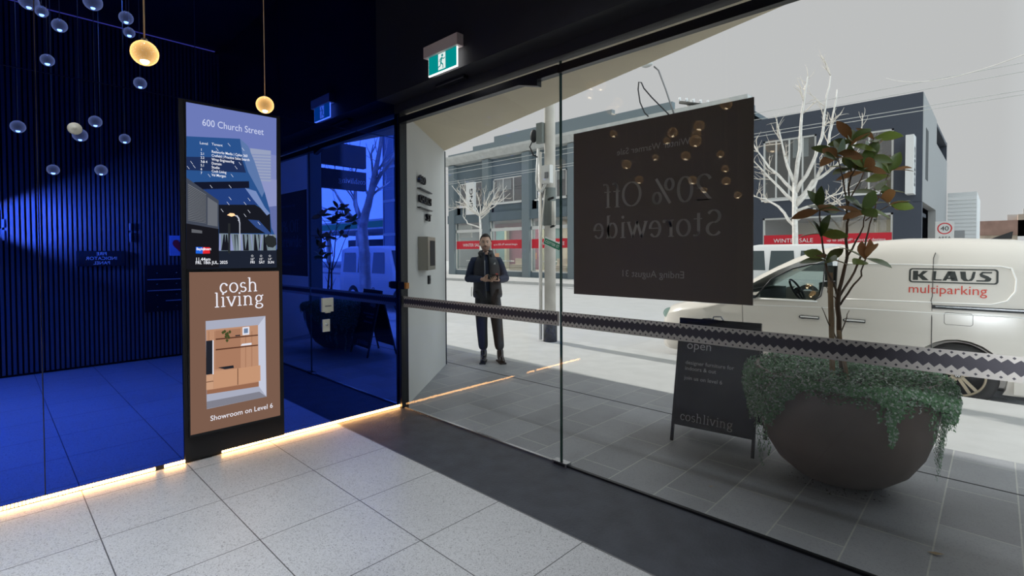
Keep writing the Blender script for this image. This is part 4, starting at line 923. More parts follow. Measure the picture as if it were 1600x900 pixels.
def mleaf(par, p, d, upv, L_, w_, mt):
    d = d.normalized(); s_ = d.cross(upv).normalized(); n_ = s_.cross(d); prof = [(0, .02), (.12, .35), (.3, .8), (.5, 1), (.7, .85), (.88, .45), (1, .0)]
    V = []
    for f, ww in prof:
        c_ = p+d*(L_*f)+n_*(-.18*L_*f*f)
        V += [c_+s_*(w_*ww)+n_*.006*ww, c_, c_-s_*(w_*ww)+n_*.006*ww]
    Fs = []
    for i in range(len(prof)-1): k = i*3; Fs += [(k, k+1, k+4, k+3), (k+1, k+2, k+5, k+4)]
    mb = MB(); mb.use(mt).add(V, Fs, True); mb.use('leaf_under').add([v-n_*.0012 for v in V], [f[::-1] for f in Fs], True)
    mb.build('leaf', par)
random.seed(77); nl = 0
for (px, py, dz, n) in CL:
    c = depth(px, py, Z0+dz)
    for k in range(n):
        if nl >= 99: break
        a = k/n*6.283+random.uniform(-.3, .3); el = random.uniform(-.05, 1.25) if k % 4 else random.uniform(-.4, .1)
        d = Vector((math.cos(a)*math.cos(el), math.sin(a)*math.cos(el), math.sin(el)))
        mleaf(mg, c+Vector((0, 0, random.uniform(-.03, .01))), d, Vector((random.gauss(.3, .6), random.gauss(-.35, .6), .8)), random.uniform(.125, .175), random.uniform(.031, .042), random.choice(['leaf_top', 'leaf_top', 'leaf_top_light'])); nl += 1

# ------------------------------------------------------------------ van
mat('van_white', (.72, .675, .61), .25, spec=.6); mat('tyre', (.022, .021, .02), .8); mat('rim_metal', (.50, .42, .30), .35, .7); mat('dark_plastic', (.03, .032, .034), .6)
mat('logo_black', (.02, .025, .022), .5); mat('logo_red', (.62, .05, .03), .5); mat('lamp_red', (.4, .02, .02), .3); glassmat('car_glass', (.55, .68, .64), .14)
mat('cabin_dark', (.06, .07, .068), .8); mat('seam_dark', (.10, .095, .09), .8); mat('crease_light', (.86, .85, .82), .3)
VY, RZ = 4.42, -.15
def carbody(stations, ring, name, par, material='van_white'):
    V = []; nR = len(ring(0))
    for i in range(len(stations)): V += ring(i)
    Fs = []
    for i in range(len(stations)-1):
        for k in range(nR): Fs.append((i*nR+k, (i+1)*nR+k, (i+1)*nR+(k+1) % nR, i*nR+(k+1) % nR))
    Fs.append(tuple(range(nR))); Fs.append(tuple(range((len(stations)-1)*nR, len(stations)*nR))[::-1])
    return MB().use(material).add(V, Fs, True).build(name, par, recalc=True)
def cut(o, cutters, bevel=0):
    for c in cutters:
        md = o.modifiers.new('b', 'BOOLEAN'); md.operation = 'DIFFERENCE'; md.object = c; md.solver = 'EXACT'
    evaluated(o, None)
    for c in cutters: bpy.data.objects.remove(c)
# stations: x, bottom z, top z, waist half width, roof half width
ST = [(.38, .08, .42, .55, .45), (.42, .03, .58, .66, .52), (.55, .02, .70, .78, .60), (.8, .02, .77, .87, .66), (1.2, .02, .85, .895, .68), (1.38, .02, .90, .895, .68), (1.62, .02, 1.06, .895, .68), (1.85, .02, 1.21, .895, .67), (2.05, .02, 1.325, .895, .665), (2.3, .02, 1.455, .895, .66), (2.55, .02, 1.545, .895, .66), (2.9, .02, 1.62, .895, .66), (3.4, .02, 1.655, .895, .66), (3.9, .02, 1.65, .895, .66), (4.35, .02, 1.625, .89, .655), (4.6, .03, 1.58, .87, .64), (4.72, .05, 1.50, .84, .62), (4.76, .10, 1.38, .80, .60)]
CYV = VY+.895
def vring(i):
    x, zb, zt, w, wr = ST[i]; zt_ = zt
    wz = min(.85, zt-.12); H_ = max(zt-wz, .01)
    side = [(w*.93, zb), (w*.985, zb+.10*(zt-zb)), (w, zb+.35*(wz-zb)), (w, wz-.02), (w-.012, wz+.04*H_), (w-(w-wr)*.42, wz+.58*H_), (w-(w-wr)*.62, wz+.80*H_), (wr*.97, wz+.93*H_), (wr*.86, wz+.985*H_), (wr*.45, wz+1.02*H_)]
    L = [(x, CYV-a, z) for a, z in side]; R = [(x, CYV+a, z) for a, z in side[::-1]]
    return L+[(x, CYV, wz+1.03*H_)]+R
van = thing('delivery_van', (2.6, CYV, RZ), 'white delivery van with black and red side lettering parked at the near kerb', 'van')
body = carbody(ST, vring, 'body', van)
body.parent = None
cs = []
def tmp(mb): o = mb.build('cutter', recalc=True); return o
wpoly = [(1.86, .90), (2.57, .905), (2.635, .96), (2.655, 1.10), (2.66, 1.37), (2.50, 1.352), (2.30, 1.295), (2.05, 1.155)]
cs.append(tmp(MB().use('cabin_dark').prism([(a, 4.3, b) for a, b in wpoly], (0, 2.2, 0))))
cs.append(tmp(MB().use('cabin_dark').prism([(a, 4.475, b) for a, b in [(1.50, .35), (2.80, .35), (2.80, 1.50), (2.5, 1.46), (2.1, 1.27), (1.62, .98)]], (0, 1.68, 0))))
for wx in (1.25, 3.93):
    cs.append(tmp(MB().use('cabin_dark').prism([(wx+.385*math.cos(k*.2618), 4.3, .18+.385*math.sin(k*.2618)) for k in range(24)], (0, .40, 0))))
    cs.append(tmp(MB().use('cabin_dark').prism([(wx+.385*math.cos(k*.2618), 5.94, .18+.385*math.sin(k*.2618)) for k in range(24)], (0, .40, 0))))
cut(body, cs)
body.parent = van; body.matrix_parent_inverse = Matrix.Translation(-van.location)
for p_ in body.data.polygons: p_.use_smooth = True
try: body.data.set_sharp_from_angle(angle=math.radians(35))
except Exception: pass
def vy(z):   # y of the near flank at height z for the tall middle of the van
    w, wr, wz, H_ = .895, .66, .85, .80
    pts = [(0.03, w*.93), (.18, w*.985), (.31, w), (.83, w), (.882, w-.012), (1.314, w-(w-wr)*.42), (1.49, w-(w-wr)*.62), (1.594, wr*.97)]
    for (z0, a), (z1, b) in zip(pts, pts[1:]):
        if z <= z1: return CYV-(a+(b-a)*max(0, (z-z0)/(z1-z0)))
    return CYV-wr*.9
# side window glass, seals
MB().use('car_glass').add([(a, vy(b)+.012, b) for a, b in wpoly], [tuple(range(8))]).build('side_window', van)
ring_ = [(a, vy(b)-.002, b) for a, b in wpoly]
MB().use('black_metal').tube([ring_[1], ring_[2], ring_[3], ring_[4], ring_[5], ring_[6], ring_[7], ring_[0]], .009, 6).build('window_seal', van)
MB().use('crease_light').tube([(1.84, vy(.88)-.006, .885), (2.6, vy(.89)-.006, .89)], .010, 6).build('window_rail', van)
def lineon(pts, r, m_, nm, off=-.001):
    f = []
    for (a, b), (c_, d_) in zip(pts, pts[1:]):
        for k in range(6): f.append((a+(c_-a)*k/6, b+(d_-b)*k/6))
    f.append(pts[-1]); return MB().use(m_).tube([(x, vy(z)+off, z) for x, z in f], r, 6).build(nm, van)
lineon([(3.71, .06), (3.71, .92), (3.70, .97), (3.71, 1.02), (3.71, 1.44), (3.725, 1.50)], .0045, 'seam_dark', 'door_seam')
lineon([(2.79, .06), (2.79, 1.0), (2.80, 1.42)], .003, 'seam_dark', 'door_seam')
lineon([(1.72, .06), (1.70, .80), (1.82, .89)], .003, 'seam_dark', 'door_seam')
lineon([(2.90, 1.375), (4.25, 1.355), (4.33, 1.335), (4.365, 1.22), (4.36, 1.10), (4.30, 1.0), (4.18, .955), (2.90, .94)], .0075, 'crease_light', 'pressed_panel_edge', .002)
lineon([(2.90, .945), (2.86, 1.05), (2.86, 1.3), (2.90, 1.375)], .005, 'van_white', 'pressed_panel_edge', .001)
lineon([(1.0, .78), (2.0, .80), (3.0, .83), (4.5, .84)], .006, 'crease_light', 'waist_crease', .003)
MB().use('dark_plastic').box((3.715, VY-.004, .885), (4.66, VY+.04, .925)).build('sliding_rail', van)
MB().use('steel').box((3.74, VY-.008, .905), (4.66, VY, .918)).build('sliding_rail_lip', van)
fl = [(3.83, .72), (4.03, .72), (4.045, .735), (4.045, .835), (4.03, .85), (3.83, .85), (3.815, .835), (3.815, .735), (3.83, .72)]
lineon(fl, .0025, 'seam_dark', 'fuel_flap', .0005)
for x0 in (2.42, 2.90):
    MB().use('dark_plastic').obox((x0+.10, VY-.006, .685), (.105, 0, 0), (0, .01, 0), (0, 0, .018)).ball((x0+.02, VY-.008, .685), .026, 10, 6, (1.6, .6, .9)).build('door_handle', van)
    MB().use('crease_light').obox((x0+.10, VY-.02, .69), (.10, 0, 0), (0, .006, 0), (0, 0, .008)).build('door_handle_grip', van)
# mirror, bumper, lamps, grille, tail
MB().use('van_white').ball((1.80, VY-.13, .98), .11, 14, 10, (.55, .9, 1.0)).use('dark_plastic').box((1.79, VY-.03, .89), (1.87, VY+.03, .93)).build('wing_mirror', van)
MB().use('dark_plastic').box((.42, VY+.30, .08), (.47, VY+1.49, .24)).build('bumper_grille', van)
MB().use('car_glass').ball((.56, VY+.22, .56), .16, 12, 8, (.9, .5, .6)).build('headlamp', van)
MB().use('lamp_red').box((4.68, VY+.02, .75), (4.77, VY+.14, 1.25)).build('tail_lamp', van)
MB().use('black_matte').prism([(4.16, CYV-.02, 1.655), (4.34, CYV-.02, 1.655), (4.35, CYV-.015, 1.74), (4.33, CYV-.015, 1.735)], (0, .04, 0)).build('roof_aerial', van)
MB().use('dark_plastic').box((.9, VY+.1, -.02), (4.6, VY+1.69, .05)).build('underbody', van)
MB().use('van_white').box((4.36, VY-.004, .05), (4.5, VY+.05, .20)).build('mud_guard', van)
# cabin
MB().use('cabin_dark').box((1.55, VY+.1, .78), (1.80, VY+1.65, .97)).build('dashboard', van)
for yy in (VY+.42, VY+1.30):
    MB().use('cabin_dark').box((2.30, yy-.24, .3), (2.72, yy+.24, .62)).box((2.58, yy-.23, .55), (2.74, yy+.23, 1.12)).box((2.62, yy-.12, 1.14), (2.72, yy+.12, 1.33)).build('seat', van)
c = Vector((2.05, VY+1.30, .93)); n_ = Vector((.85, 0, .5)).normalized(); u_ = Vector((0, 1, 0)); v_ = n_.cross(u_)
MB().use('cabin_dark').tube([c+(u_*math.cos(k*.2618)+v_*math.sin(k*.2618))*.185 for k in range(25)], .015, 8, cap=False).tube([c-u_*.18, c, c+u_*.18], .014, 6).tube([c, c-v_*.18], .014, 6).ball(c, .05, 10, 6).build('steering_wheel', van)
# wheels
mat('black_flat', (.01, .01, .01), .9)
for wx, wy, sg in ((1.25, VY+.02, -1), (3.93, VY+.02, -1), (1.25, VY+1.77, 1), (3.93, VY+1.77, 1)):
    cz = .18; tw_ = .20
    wh = MB().use('tyre').lathe([(.235, 0), (.25, -.005*1), (.30, -.008), (.322, .01), (.33, .03), (.33, tw_-.03), (.30, tw_), (.2, tw_)], (wx, wy if sg < 0 else wy-tw_, cz), 48, axis='y').build('wheel', van)
    yo = wy if sg < 0 else wy
    f = (lambda d: wy+d) if sg < 0 else (lambda d: wy-d)
    MB().use('black_flat').lathe([(0, 0), (.23, 0)], (wx, f(.06), cz), 32, axis='y').build('hub_well', wh)
    rm = MB().use('rim_metal').tube([(wx+.222*math.cos(k*.1309), f(.004), cz+.222*math.sin(k*.1309)) for k in range(49)], .013, 6, cap=False)
    for k in range(5):
        for dd in (-.15, .15):
            a = k*2*math.pi/5+math.pi/2; a0, a1 = a+dd*1.2, a+dd
            p0 = Vector((wx+.045*math.cos(a+dd*2.2), f(.012), cz+.045*math.sin(a+dd*2.2))); p1 = Vector((wx+.218*math.cos(a1), f(.006), cz+.218*math.sin(a1)))
            dr = (p1-p0).normalized(); sd_ = Vector((-dr.z, 0, dr.x)); rm.obox((p0+p1)/2, (p1-p0)/2, sd_*.015, Vector((0, .009, 0)))
    rm.lathe([(0, -.004 if sg < 0 else .004), (.035, -.003 if sg < 0 else .003), (.05, .012 if sg < 0 else -.012)], (wx, f(0), cz), 24, axis='y'); rm.build('rim', wh)
    if sg < 0:
        e = MB().use('logo_black').lathe([(0, -.0055), (.030, -.0055)], (wx, wy, cz), 24, axis='y').use('sign_white')
        def st(a, b):
            dx, dz = b[0]-a[0], b[1]-a[1]; L = math.hypot(dx, dz); nx, nz = -dz/L*.003, dx/L*.003
            e.add([(wx+a[0]+nx, wy-.0062, cz+a[1]+nz), (wx+a[0]-nx, wy-.0062, cz+a[1]-nz), (wx+b[0]-nx, wy-.0062, cz+b[1]-nz), (wx+b[0]+nx, wy-.0062, cz+b[1]+nz)], [(0, 1, 2, 3)])
        for a, b in [((-.011, .025), (0, .004)), ((0, .004), (.011, .025)), ((-.024, .012), (-.011, -.022)), ((-.011, -.022), (0, 0)), ((0, 0), (.011, -.022)), ((.011, -.022), (.024, .012))]: st(a, b)
        e.build('hub_emblem', wh)
# lettering
def vslope(z0, z1): return Vector((0, vy(z1)-vy(z0), z1-z0)).normalized()
us = vslope(1.0, 1.3); m = MB().use('logo_black'); X0_, X1_, Z0_, Z1_ = 3.50, 4.235, 1.165, 1.325
def vp(x, z, off=-.004): return Vector((x, vy(z)+off, z))
def rr_pts(x0, x1, z0, z1, r):
    P = []
    for cx_, cz_, a0 in ((x1-r, z1-r, 0), (x0+r, z1-r, 90), (x0+r, z0+r, 180), (x1-r, z0+r, 270)):
        for k in range(5): a = math.radians(a0+k*22.5); P.append((cx_+r*math.cos(a), cz_+r*math.sin(a)))
    return P
A, B = rr_pts(X0_, X1_, Z0_, Z1_, .03), rr_pts(X0_+.017, X1_-.017, Z0_+.013, Z1_-.013, .02)
for k in range(20): k2 = (k+1) % 20; m.add([vp(*A[k]), vp(*A[k2]), vp(*B[k2]), vp(*B[k])], [(0, 1, 2, 3)])
def gl(polys, x0, x1):
    for p_ in polys: m.add([vp(x0+(x1-x0)*a, 1.193+.103*b) for a, b in p_], [tuple(range(len(p_)))])
gl([[(0, 0), (.33, 0), (.33, 1), (0, 1)], [(.33, .5), (.62, 1), (.95, 1), (.62, .55)], [(.33, .62), (.62, .55), (1, 0), (.62, 0), (.33, .45)]], 3.535, 3.675)
gl([[(.0, 0), (.38, 0), (.46, 1), (.05, 1)], [(.3, 0), (1, 0), (1, .13), (.3, .13)]], 3.70, 3.785)
gl([[(0, 0), (.35, 1), (.62, 1), (.25, 0)], [(.35, 1), (.80, 1), (1, 0), (.58, 0)], [(.2, .18), (.8, .18), (.8, .34), (.25, .34)]], 3.79, 3.92)
gl([[(0, 1), (.36, 1), (.42, .25), (.55, .12), (.50, 0), (.25, .02), (.08, .25)], [(.50, 0), (.55, .12), (.70, .3), (.82, 1), (1, 1), (.92, .35), (.78, .06)]], 3.935, 4.06)
gl([[(.35, 1), (.98, 1), (.95, .86), (.45, .86), (.38, .76), (.75, .55), (.95, .3), (.85, .05), (.70, 0), (.0, 0), (.0, .14), (.5, .14), (.58, .28), (.25, .5), (.18, .75)]], 4.065, 4.19)
m.build('logo', van)
m = MB().use('logo_red'); sans(m, 'multiparking', vp(3.495, 1.05, -.004), (1, 0, 0), us, .138, squeeze=.955, depth_=0)
m.build('red_lettering', van)
# a car beyond the van
def simple_car(name, loc, length, label, col, boxy=False, par=None, group=None):
    x, y, z = loc; t = thing(name, loc, label, 'car'); h = 1.9 if boxy else 1.45; w = .88
    if boxy: prof = [(0, .35, .9), (.05, .35, 1.05), (.9, .35, 1.12), (1.15, .35, 1.18), (1.45, .35, 1.82), (2.0, .35, 1.9), (length-.3, .35, 1.9), (length-.03, .35, 1.85), (length, .4, 1.0)]
    else: prof = [(0, .3, .6), (.08, .25, .75), (1.0, .25, .92), (1.3, .25, .97), (2.0, .25, 1.38), (2.6, .25, 1.45), (3.3, .25, 1.38), (length-.5, .25, 1.02), (length-.05, .25, .92), (length, .3, .6)]
    def rg(i):
        px_, zb, zt = prof[i]; wl_ = 1.0 if boxy else .92; k = .93 if boxy else .74
        sd_ = [(w*.92, zb), (w, zb+.15), (w, min(wl_, zt-.05)), (w*k, max(zt-.06, min(wl_, zt-.05)+.02)), (w*k*.8, zt)]
        return [(x+px_, y+w-a, z+b) for a, b in sd_]+[(x+px_, y+w+a, z+b) for a, b in sd_[::-1]]
    carbody(prof, rg, 'body', t, col)
    glz = MB().use('car_window')
    if boxy: spans = [(1.55, 2.25), (2.35, 3.1), (3.2, length-.2)]
    else: spans = [(1.75, 2.45), (2.52, 3.25)]
    for sd2 in (0, 1):
        for a, b in spans:
            z0, z1 = (1.08, 1.70) if boxy else (.96, 1.30); yy0 = .012 if boxy else .05; yy1 = .05 if boxy else .20
            q = [(x+a, y-.012+yy0, z+z0), (x+b, y-.012+yy0, z+z0), (x+b-.05, y-.012+yy1, z+z1), (x+a+(.05 if boxy else .35 if a < 2 else .02), y-.012+yy1, z+z1)]
            if sd2: q = [(p_[0], 2*(y+w)-p_[1], p_[2]) for p_ in q]
            glz.add(q, [(0, 1, 2, 3)])
    if boxy: glz.add([(x+1.14, y+.12, z+1.2), (x+1.14, y+2*w-.12, z+1.2), (x+1.42, y+2*w-.16, z+1.76), (x+1.42, y+.16, z+1.76)], [(0, 1, 2, 3)])
    else: glz.add([(x+1.33, y+.18, z+1.0), (x+1.33, y+2*w-.18, z+1.0), (x+1.95, y+2*w-.28, z+1.38), (x+1.95, y+.28, z+1.38)], [(0, 1, 2, 3)])
    glz.build('windows', t)
    for wx in (.8, length-.85):
        for wy in (y-.01, y+2*w-.18): MB().use('tyre').lathe([(0, 0), (.33, 0), (.34, .02), (.34, .18), (.33, .19), (0, .19)], (x+wx, wy, z+.34), 24, axis='y').use('steel').lathe([(0, -.004), (.2, -.004)], (x+wx, wy, z+.34), 16, axis='y').build('wheel', t)
    for dy in (.12, 2*w-.32): MB().use('sign_white').box((x-.02, y+dy, z+.62), (x+.06, y+dy+.2, z+.78)).build('headlamp', t)
    return t
mat('car_window', (.05, .07, .075), .08, spec=.9); mat('car_white', (.72, .72, .71), .3); mat('car_silver', (.45, .47, .5), .3, .3)
q = at(1190, 400, 'y', 14.2)
simple_car('parked_car', (q.x-2.2, 14.4, RZ), 4.3, 'white car across the street showing between the sale poster and the van', 'car_white', boxy=True)
simple_car('parked_wagon', (7.0, 5.2, RZ), 4.2, 'boxy pale four wheel drive reflected in the blue glass beside the plane tree', 'car_white', True)
simple_car('parked_sedan', (9.3, 8.2, RZ), 4.4, 'low silver car beyond the plane tree, reflected in the blue glass', 'car_silver')

# ------------------------------------------------------------------ seen only in the blue glass: signs, service station, tower
mat('blade_dark', (.06, .065, .075), .6)
t = thing('blade_sign', (5.13, 2.05, 2.98), 'dark box sign with white lettering on the entrance pier, reflected in the blue glass', 'sign')
bx('sign_box', 'blade_dark', (5.10, 1.67, 2.80), (5.22, 2.62, 3.175), t); m = MB().use('letters_white'); serif(m, 'coshliving', (5.0985, 2.60, 2.93), (0, -1, 0), (0, 0, 1), .13, .08, .05, .001); m.build('lettering', t)
tag(bx('blade_sign', 'blade_dark', (5.10, 1.67, 3.26), (5.22, 2.62, 3.7)), 'plain dark box above the lettered pier sign, reflected in the blue glass', 'sign')
mat('canopy_green', (.01, .42, .15), .5); mat('tower_glass', (.12, .20, .30), .15, spec=.9)
t = thing('service_station', (44, 26, 0), 'green and white service station canopy far off, reflected in the blue glass', 'canopy')
MB().use('sign_white').box((38.6, 24, 3.95), (60, 34, 4.12)).box((38.6, 24, 4.75), (60, 34, 4.95)).use('canopy_green').box((38.6, 23.98, 4.12), (60, 34, 4.75)).build('canopy_edge', t)
for x in (40, 47, 54): bx('post', 'sign_white', (x, 26, 0), (x+.4, 26.4, 4), t)
MB().use('blade_dark').box((39, 33, 0), (62, 36, 3.4)).use('sign_white').box((44, 32.9, .6), (46, 33, 3)).build('kiosk', t)
t = thing('glass_tower', (33, 27, 0), 'tall blue glass office building, reflected in the blue glass at the wall corner', 'building')
m = MB().use('tower_glass').box((24, 24, 0), (38.4, 40, 22)); m.build('glazing', t)
m = MB().use('frame_light')
for k in range(7): m.box((23.95, 23.93, k*3.2), (38.45, 24, k*3.2+.25))
for k in range(9): m.box((24+k*1.8, 23.94, 0), (24.08+k*1.8, 24, 22))
m.build('mullions', t)

# ------------------------------------------------------------------ the man
mat('skin', (.60, .38, .28), .55); mat('hair', (.018, .013, .011), .7); mat('fleece_navy', (.018, .028, .060), .85, bump=(120, .3)); mat('vest_black', (.012, .013, .017), .6, bump=(14, .35))
mat('trousers', (.018, .018, .019), .8, bump=(10, .3)); mat('boots', (.02, .018, .017), .22); mat('phone', (.01, .01, .012), .2); mat('phone_back', (.6, .08, .06), .4); mat('lip', (.36, .15, .12), .6); mat('eye', (.5, .5, .48), .3); mat('tee', (.03, .035, .05), .9)
MANX, MANY, MANR = -.88, 2.0, math.radians(45.8)
man = thing('person', (MANX, MANY, 0), 'person with short dark hair in navy fleece and black vest standing outside holding a phone', 'person')
man.rotation_euler = (0, 0, MANR)
def mparent(o, par=None):
    o.parent = par or man; return o
def skin(name, verts, edges, root=0, sub=2, m_='skin', par=None, remesh=None, extra=None, disp=None):
    me = bpy.data.meshes.new(name); me.from_pydata([v[:3] for v in verts], edges, []); o = bpy.data.objects.new(name, me); C.objects.link(o)
    o.modifiers.new('s', 'SKIN'); 
    if not me.skin_vertices: me.attributes.new  # layer is made with the modifier
    sv = me.skin_vertices
    if len(sv) == 0:
        b = bmesh.new(); b.from_mesh(me); b.verts.layers.skin.verify(); b.to_mesh(me); b.free(); sv = me.skin_vertices
    for i, v in enumerate(verts):
        r = v[3] if isinstance(v[3], (list, tuple)) else (v[3], v[3]); sv[0].data[i].radius = r; sv[0].data[i].use_root = (i == root)
    s = o.modifiers.new('u', 'SUBSURF'); s.levels = sub; s.render_levels = sub
    evaluated(o, None)
    if extra:
        b = bmesh.new(); b.from_mesh(o.data)
        for mb in extra:
            t_ = mb.mesh('x'); b.from_mesh(t_); bpy.data.meshes.remove(t_)
        b.to_mesh(o.data); b.free()
    if remesh:
        r = o.modifiers.new('r', 'REMESH'); r.mode = 'VOXEL'; r.voxel_size = remesh; s = o.modifiers.new('sm', 'SMOOTH'); s.iterations = 3; s.factor = .5; evaluated(o, None)
    o.data.materials.clear(); o.data.materials.append(MATS[m_])
    for p in o.data.polygons: p.use_smooth = True
    mparent(o, par); return o
# skeleton, local: -y is forward, +x is the right of the picture
J = dict(pel=(.02, .0, .96), sp=(.015, .01, 1.10), ch=(0, .015, 1.30), nk=(-.01, .02, 1.475), hb=(-.012, .005, 1.56),
         sl=(-.175, .02, 1.405), el=(-.255, .06, 1.165), wl=(-.05, -.215, 1.165), sr=(.165, .02, 1.405), er=(.262, .05, 1.165), wr=(.155, -.20, 1.150),
         hl=(-.075, 0, .93), kl=(-.07, -.01, .52), al=(-.045, .02, .08), tl=(-.055, -.10, .035), hr=(.10, 0, .93), kr=(.145, -.015, .52), ar=(.185, .0, .08), tr=(.210, -.11, .035))
K = list(J); ix = {k: i for i, k in enumerate(K)}
R_ = dict(pel=(.14, .10), sp=(.13, .10), ch=(.155, .11), nk=(.058, .058), hb=(.055, .06), sl=.055, el=.042, wl=.027, sr=.055, er=.042, wr=.027, hl=.085, kl=.058, al=.034, tl=.02, hr=.085, kr=.058, ar=.034, tr=.02)
E_ = [('pel', 'sp'), ('sp', 'ch'), ('ch', 'nk'), ('nk', 'hb'), ('ch', 'sl'), ('sl', 'el'), ('el', 'wl'), ('ch', 'sr'), ('sr', 'er'), ('er', 'wr'), ('pel', 'hl'), ('hl', 'kl'), ('kl', 'al'), ('al', 'tl'), ('pel', 'hr'), ('hr', 'kr'), ('kr', 'ar'), ('ar', 'tr')]
# head as a shaped surface
HC = Vector((-.012, -.012, 1.655))
def head_surface(sc=1.0, hairline=None):
    V = []; n, mm = 36, 26
    for i in range(mm+1):
        th = math.pi*i/mm
        for k in range(n):
            ph = 2*math.pi*k/n; d = Vector((math.sin(th)*math.cos(ph), math.sin(th)*math.sin(ph), -math.cos(th)))
            x, y, z = d.x*.076, d.y*.096, d.z*.122
            if d.z < 0:   # jaw narrows, chin forward
                f = 1-.28*(-d.z)**1.3; x *= f; y = y*(1-.15*(-d.z))+(-.012*(-d.z))
                if d.y > 0: y *= 1-.35*(-d.z)
            fr = max(0, -d.y)
            g = lambda cx_, cz_, sx, sz: math.exp(-((x-cx_)/sx)**2-((z-cz_)/sz)**2)*(fr > .3)
            y -= .020*g(0, -.020, .011, .018)+.010*g(0, .004, .008, .022)      # nose
            y += .009*(g(-.030, .012, .016, .011)+g(.030, .012, .016, .011))      # eye sockets
            y -= .005*(g(-.030, .030, .020, .007)+g(.030, .030, .020, .007))      # brow
            y -= .006*g(0, -.056, .022, .008); y -= .008*g(0, -.098, .020, .014)        # lips, chin
            y -= .004*(g(-.042, -.022, .018, .016)+g(.042, -.022, .018, .016))      # cheeks
            V.append(HC+Vector((x, y, z))*sc)
    Fs = [(i*n+k, i*n+(k+1) % n, (i+1)*n+(k+1) % n, (i+1)*n+k) for i in range(mm) for k in range(n)]
    return V, Fs
hv, hf = head_surface(); hm = MB().use('skin').add(hv, hf, True)
for s in (-1, 1): hm.ball(HC+Vector((s*.077, .012, -.005)), .03, 10, 8, (.32, .6, 1.05))
# hands: palm and fingers as tapered chains that end round the phone
hands = []
def finger(pts, r): hands.append(MB().use('skin').tube(pts, [r, r*.98, r*.9, r*.72] if len(pts) == 4 else r, 8).ball(pts[-1], r*.8, 8, 6))
W1, W2 = Vector(J['wl']), Vector(J['wr']); PH = Vector((.10, -.295, 1.185))
def palm(a, b, wdir, w0, w1, th):
    a, b = Vector(a), Vector(b); wd = Vector(wdir).normalized(); dd = (b-a).normalized(); nn = wd.cross(dd).normalized()
    V = []
    for f, w_ in ((0, w0), (.35, w1*.95), (.75, w1), (1, w1*.92)):
        c_ = a.lerp(b, f)
        for k in range(10): t_ = k/10*6.283; V.append(c_+wd*math.cos(t_)*w_+nn*math.sin(t_)*th)
    hands.append(MB().use('skin').add(V, [(i*10+k, i*10+(k+1) % 10, (i+1)*10+(k+1) % 10, (i+1)*10+k) for i in range(3) for k in range(10)]+[tuple(range(10))[::-1], tuple(range(30, 40))], True))
palm(W1, (.03, -.262, 1.175), (0, .25, 1), .024, .040, .016)
for i, (dz, L) in enumerate([(.032, .9), (.011, 1.0), (-.010, .95), (-.031, .8)]):
    b0 = Vector((.028, -.262, 1.175+dz)); finger([b0, b0+Vector((.032*L, -.020, .003)), b0+Vector((.055*L, -.018, -.004)), b0+Vector((.070*L, -.002, -.008))], .0088)
finger([Vector((-.02, -.25, 1.20)), Vector((.005, -.272, 1.222)), Vector((.030, -.288, 1.228)), Vector((.055, -.295, 1.222))], .0102)
palm(W2, (.125, -.268, 1.162), (1, 0, .35), .024, .040, .016)
for i, (dx, L) in enumerate([(-.032, .8), (-.011, .95), (.010, 1.0), (.031, .9)]):
    b0 = Vector((.122+dx, -.266, 1.160+dx*.35)); finger([b0, b0+Vector((-.012, -.036*L, .006)), b0+Vector((-.024, -.052*L, .022)), b0+Vector((-.030, -.050*L, .040))], .0088)
finger([Vector((.155, -.235, 1.172)), Vector((.165, -.262, 1.195)), Vector((.155, -.285, 1.215)), Vector((.135, -.300, 1.228))], .0102)
body_ = skin('body', [(*J[k], R_[k]) for k in K], [(ix[a], ix[b]) for a, b in E_], 0, 2, 'skin', None, .0045, [hm]+hands)
for s in (-1, 1):
    mparent(MB().use('eye').ball(HC+Vector((s*.030, -.0805, .010)), .0095, 10, 8).use('hair').ball(HC+Vector((s*.030, -.0885, .010)), .0056, 8, 6).build('eye'), man)
    mparent(MB().use('hair').tube([HC+Vector((s*.013, -.099, .028)), HC+Vector((s*.030, -.098, .034)), HC+Vector((s*.048, -.084, .027))], [.0035, .0042, .002], 6).build('eyebrow'), man)
mparent(MB().use('lip').ball(HC+Vector((0, -.0945, -.055)), .017, 12, 6, (1.15, .35, .38)).build('lips'), man)
# hair cap, moustache and short beard
sv_, sf_ = head_surface(1.055); hb = MB().use('hair'); keep = []
hair_off = []
for v in sv_:
    r = v-HC; hair_off.append(HC+Vector((r.x*1.02, r.y*1.03+.004, r.z*1.03+.004)))
def haired(v):
    r = v-HC
    if r.y < -.045: return r.z > .078
    if r.y < -.01: return r.z > .045
    return r.z > -.045 if abs(r.x) > .05 else r.z > -.06
hb.v = [tuple(v) for v in hair_off]
for f in sf_:
    if all(haired(sv_[i]) for i in f): hb.f.append(list(f)); hb.m.append('hair'); hb.sm.append(True)
ho = hb.build('hair'); mparent(ho)
md = ho.modifiers.new('s', 'SOLIDIFY'); md.thickness = .008; md.offset = -.5
mparent(MB().use('hair').tube([HC+Vector((-.026, -.088, -.050)), HC+Vector((-.010, -.103, -.040)), HC+Vector((.010, -.103, -.040)), HC+Vector((.026, -.088, -.050))], [.002, .0038, .0038, .002], 6).build('moustache'))
mat('stubble', (.34, .21, .155), .8)
bb = MB().use('stubble'); b2, f2 = head_surface(1.008); bb.v = [tuple(v) for v in b2]
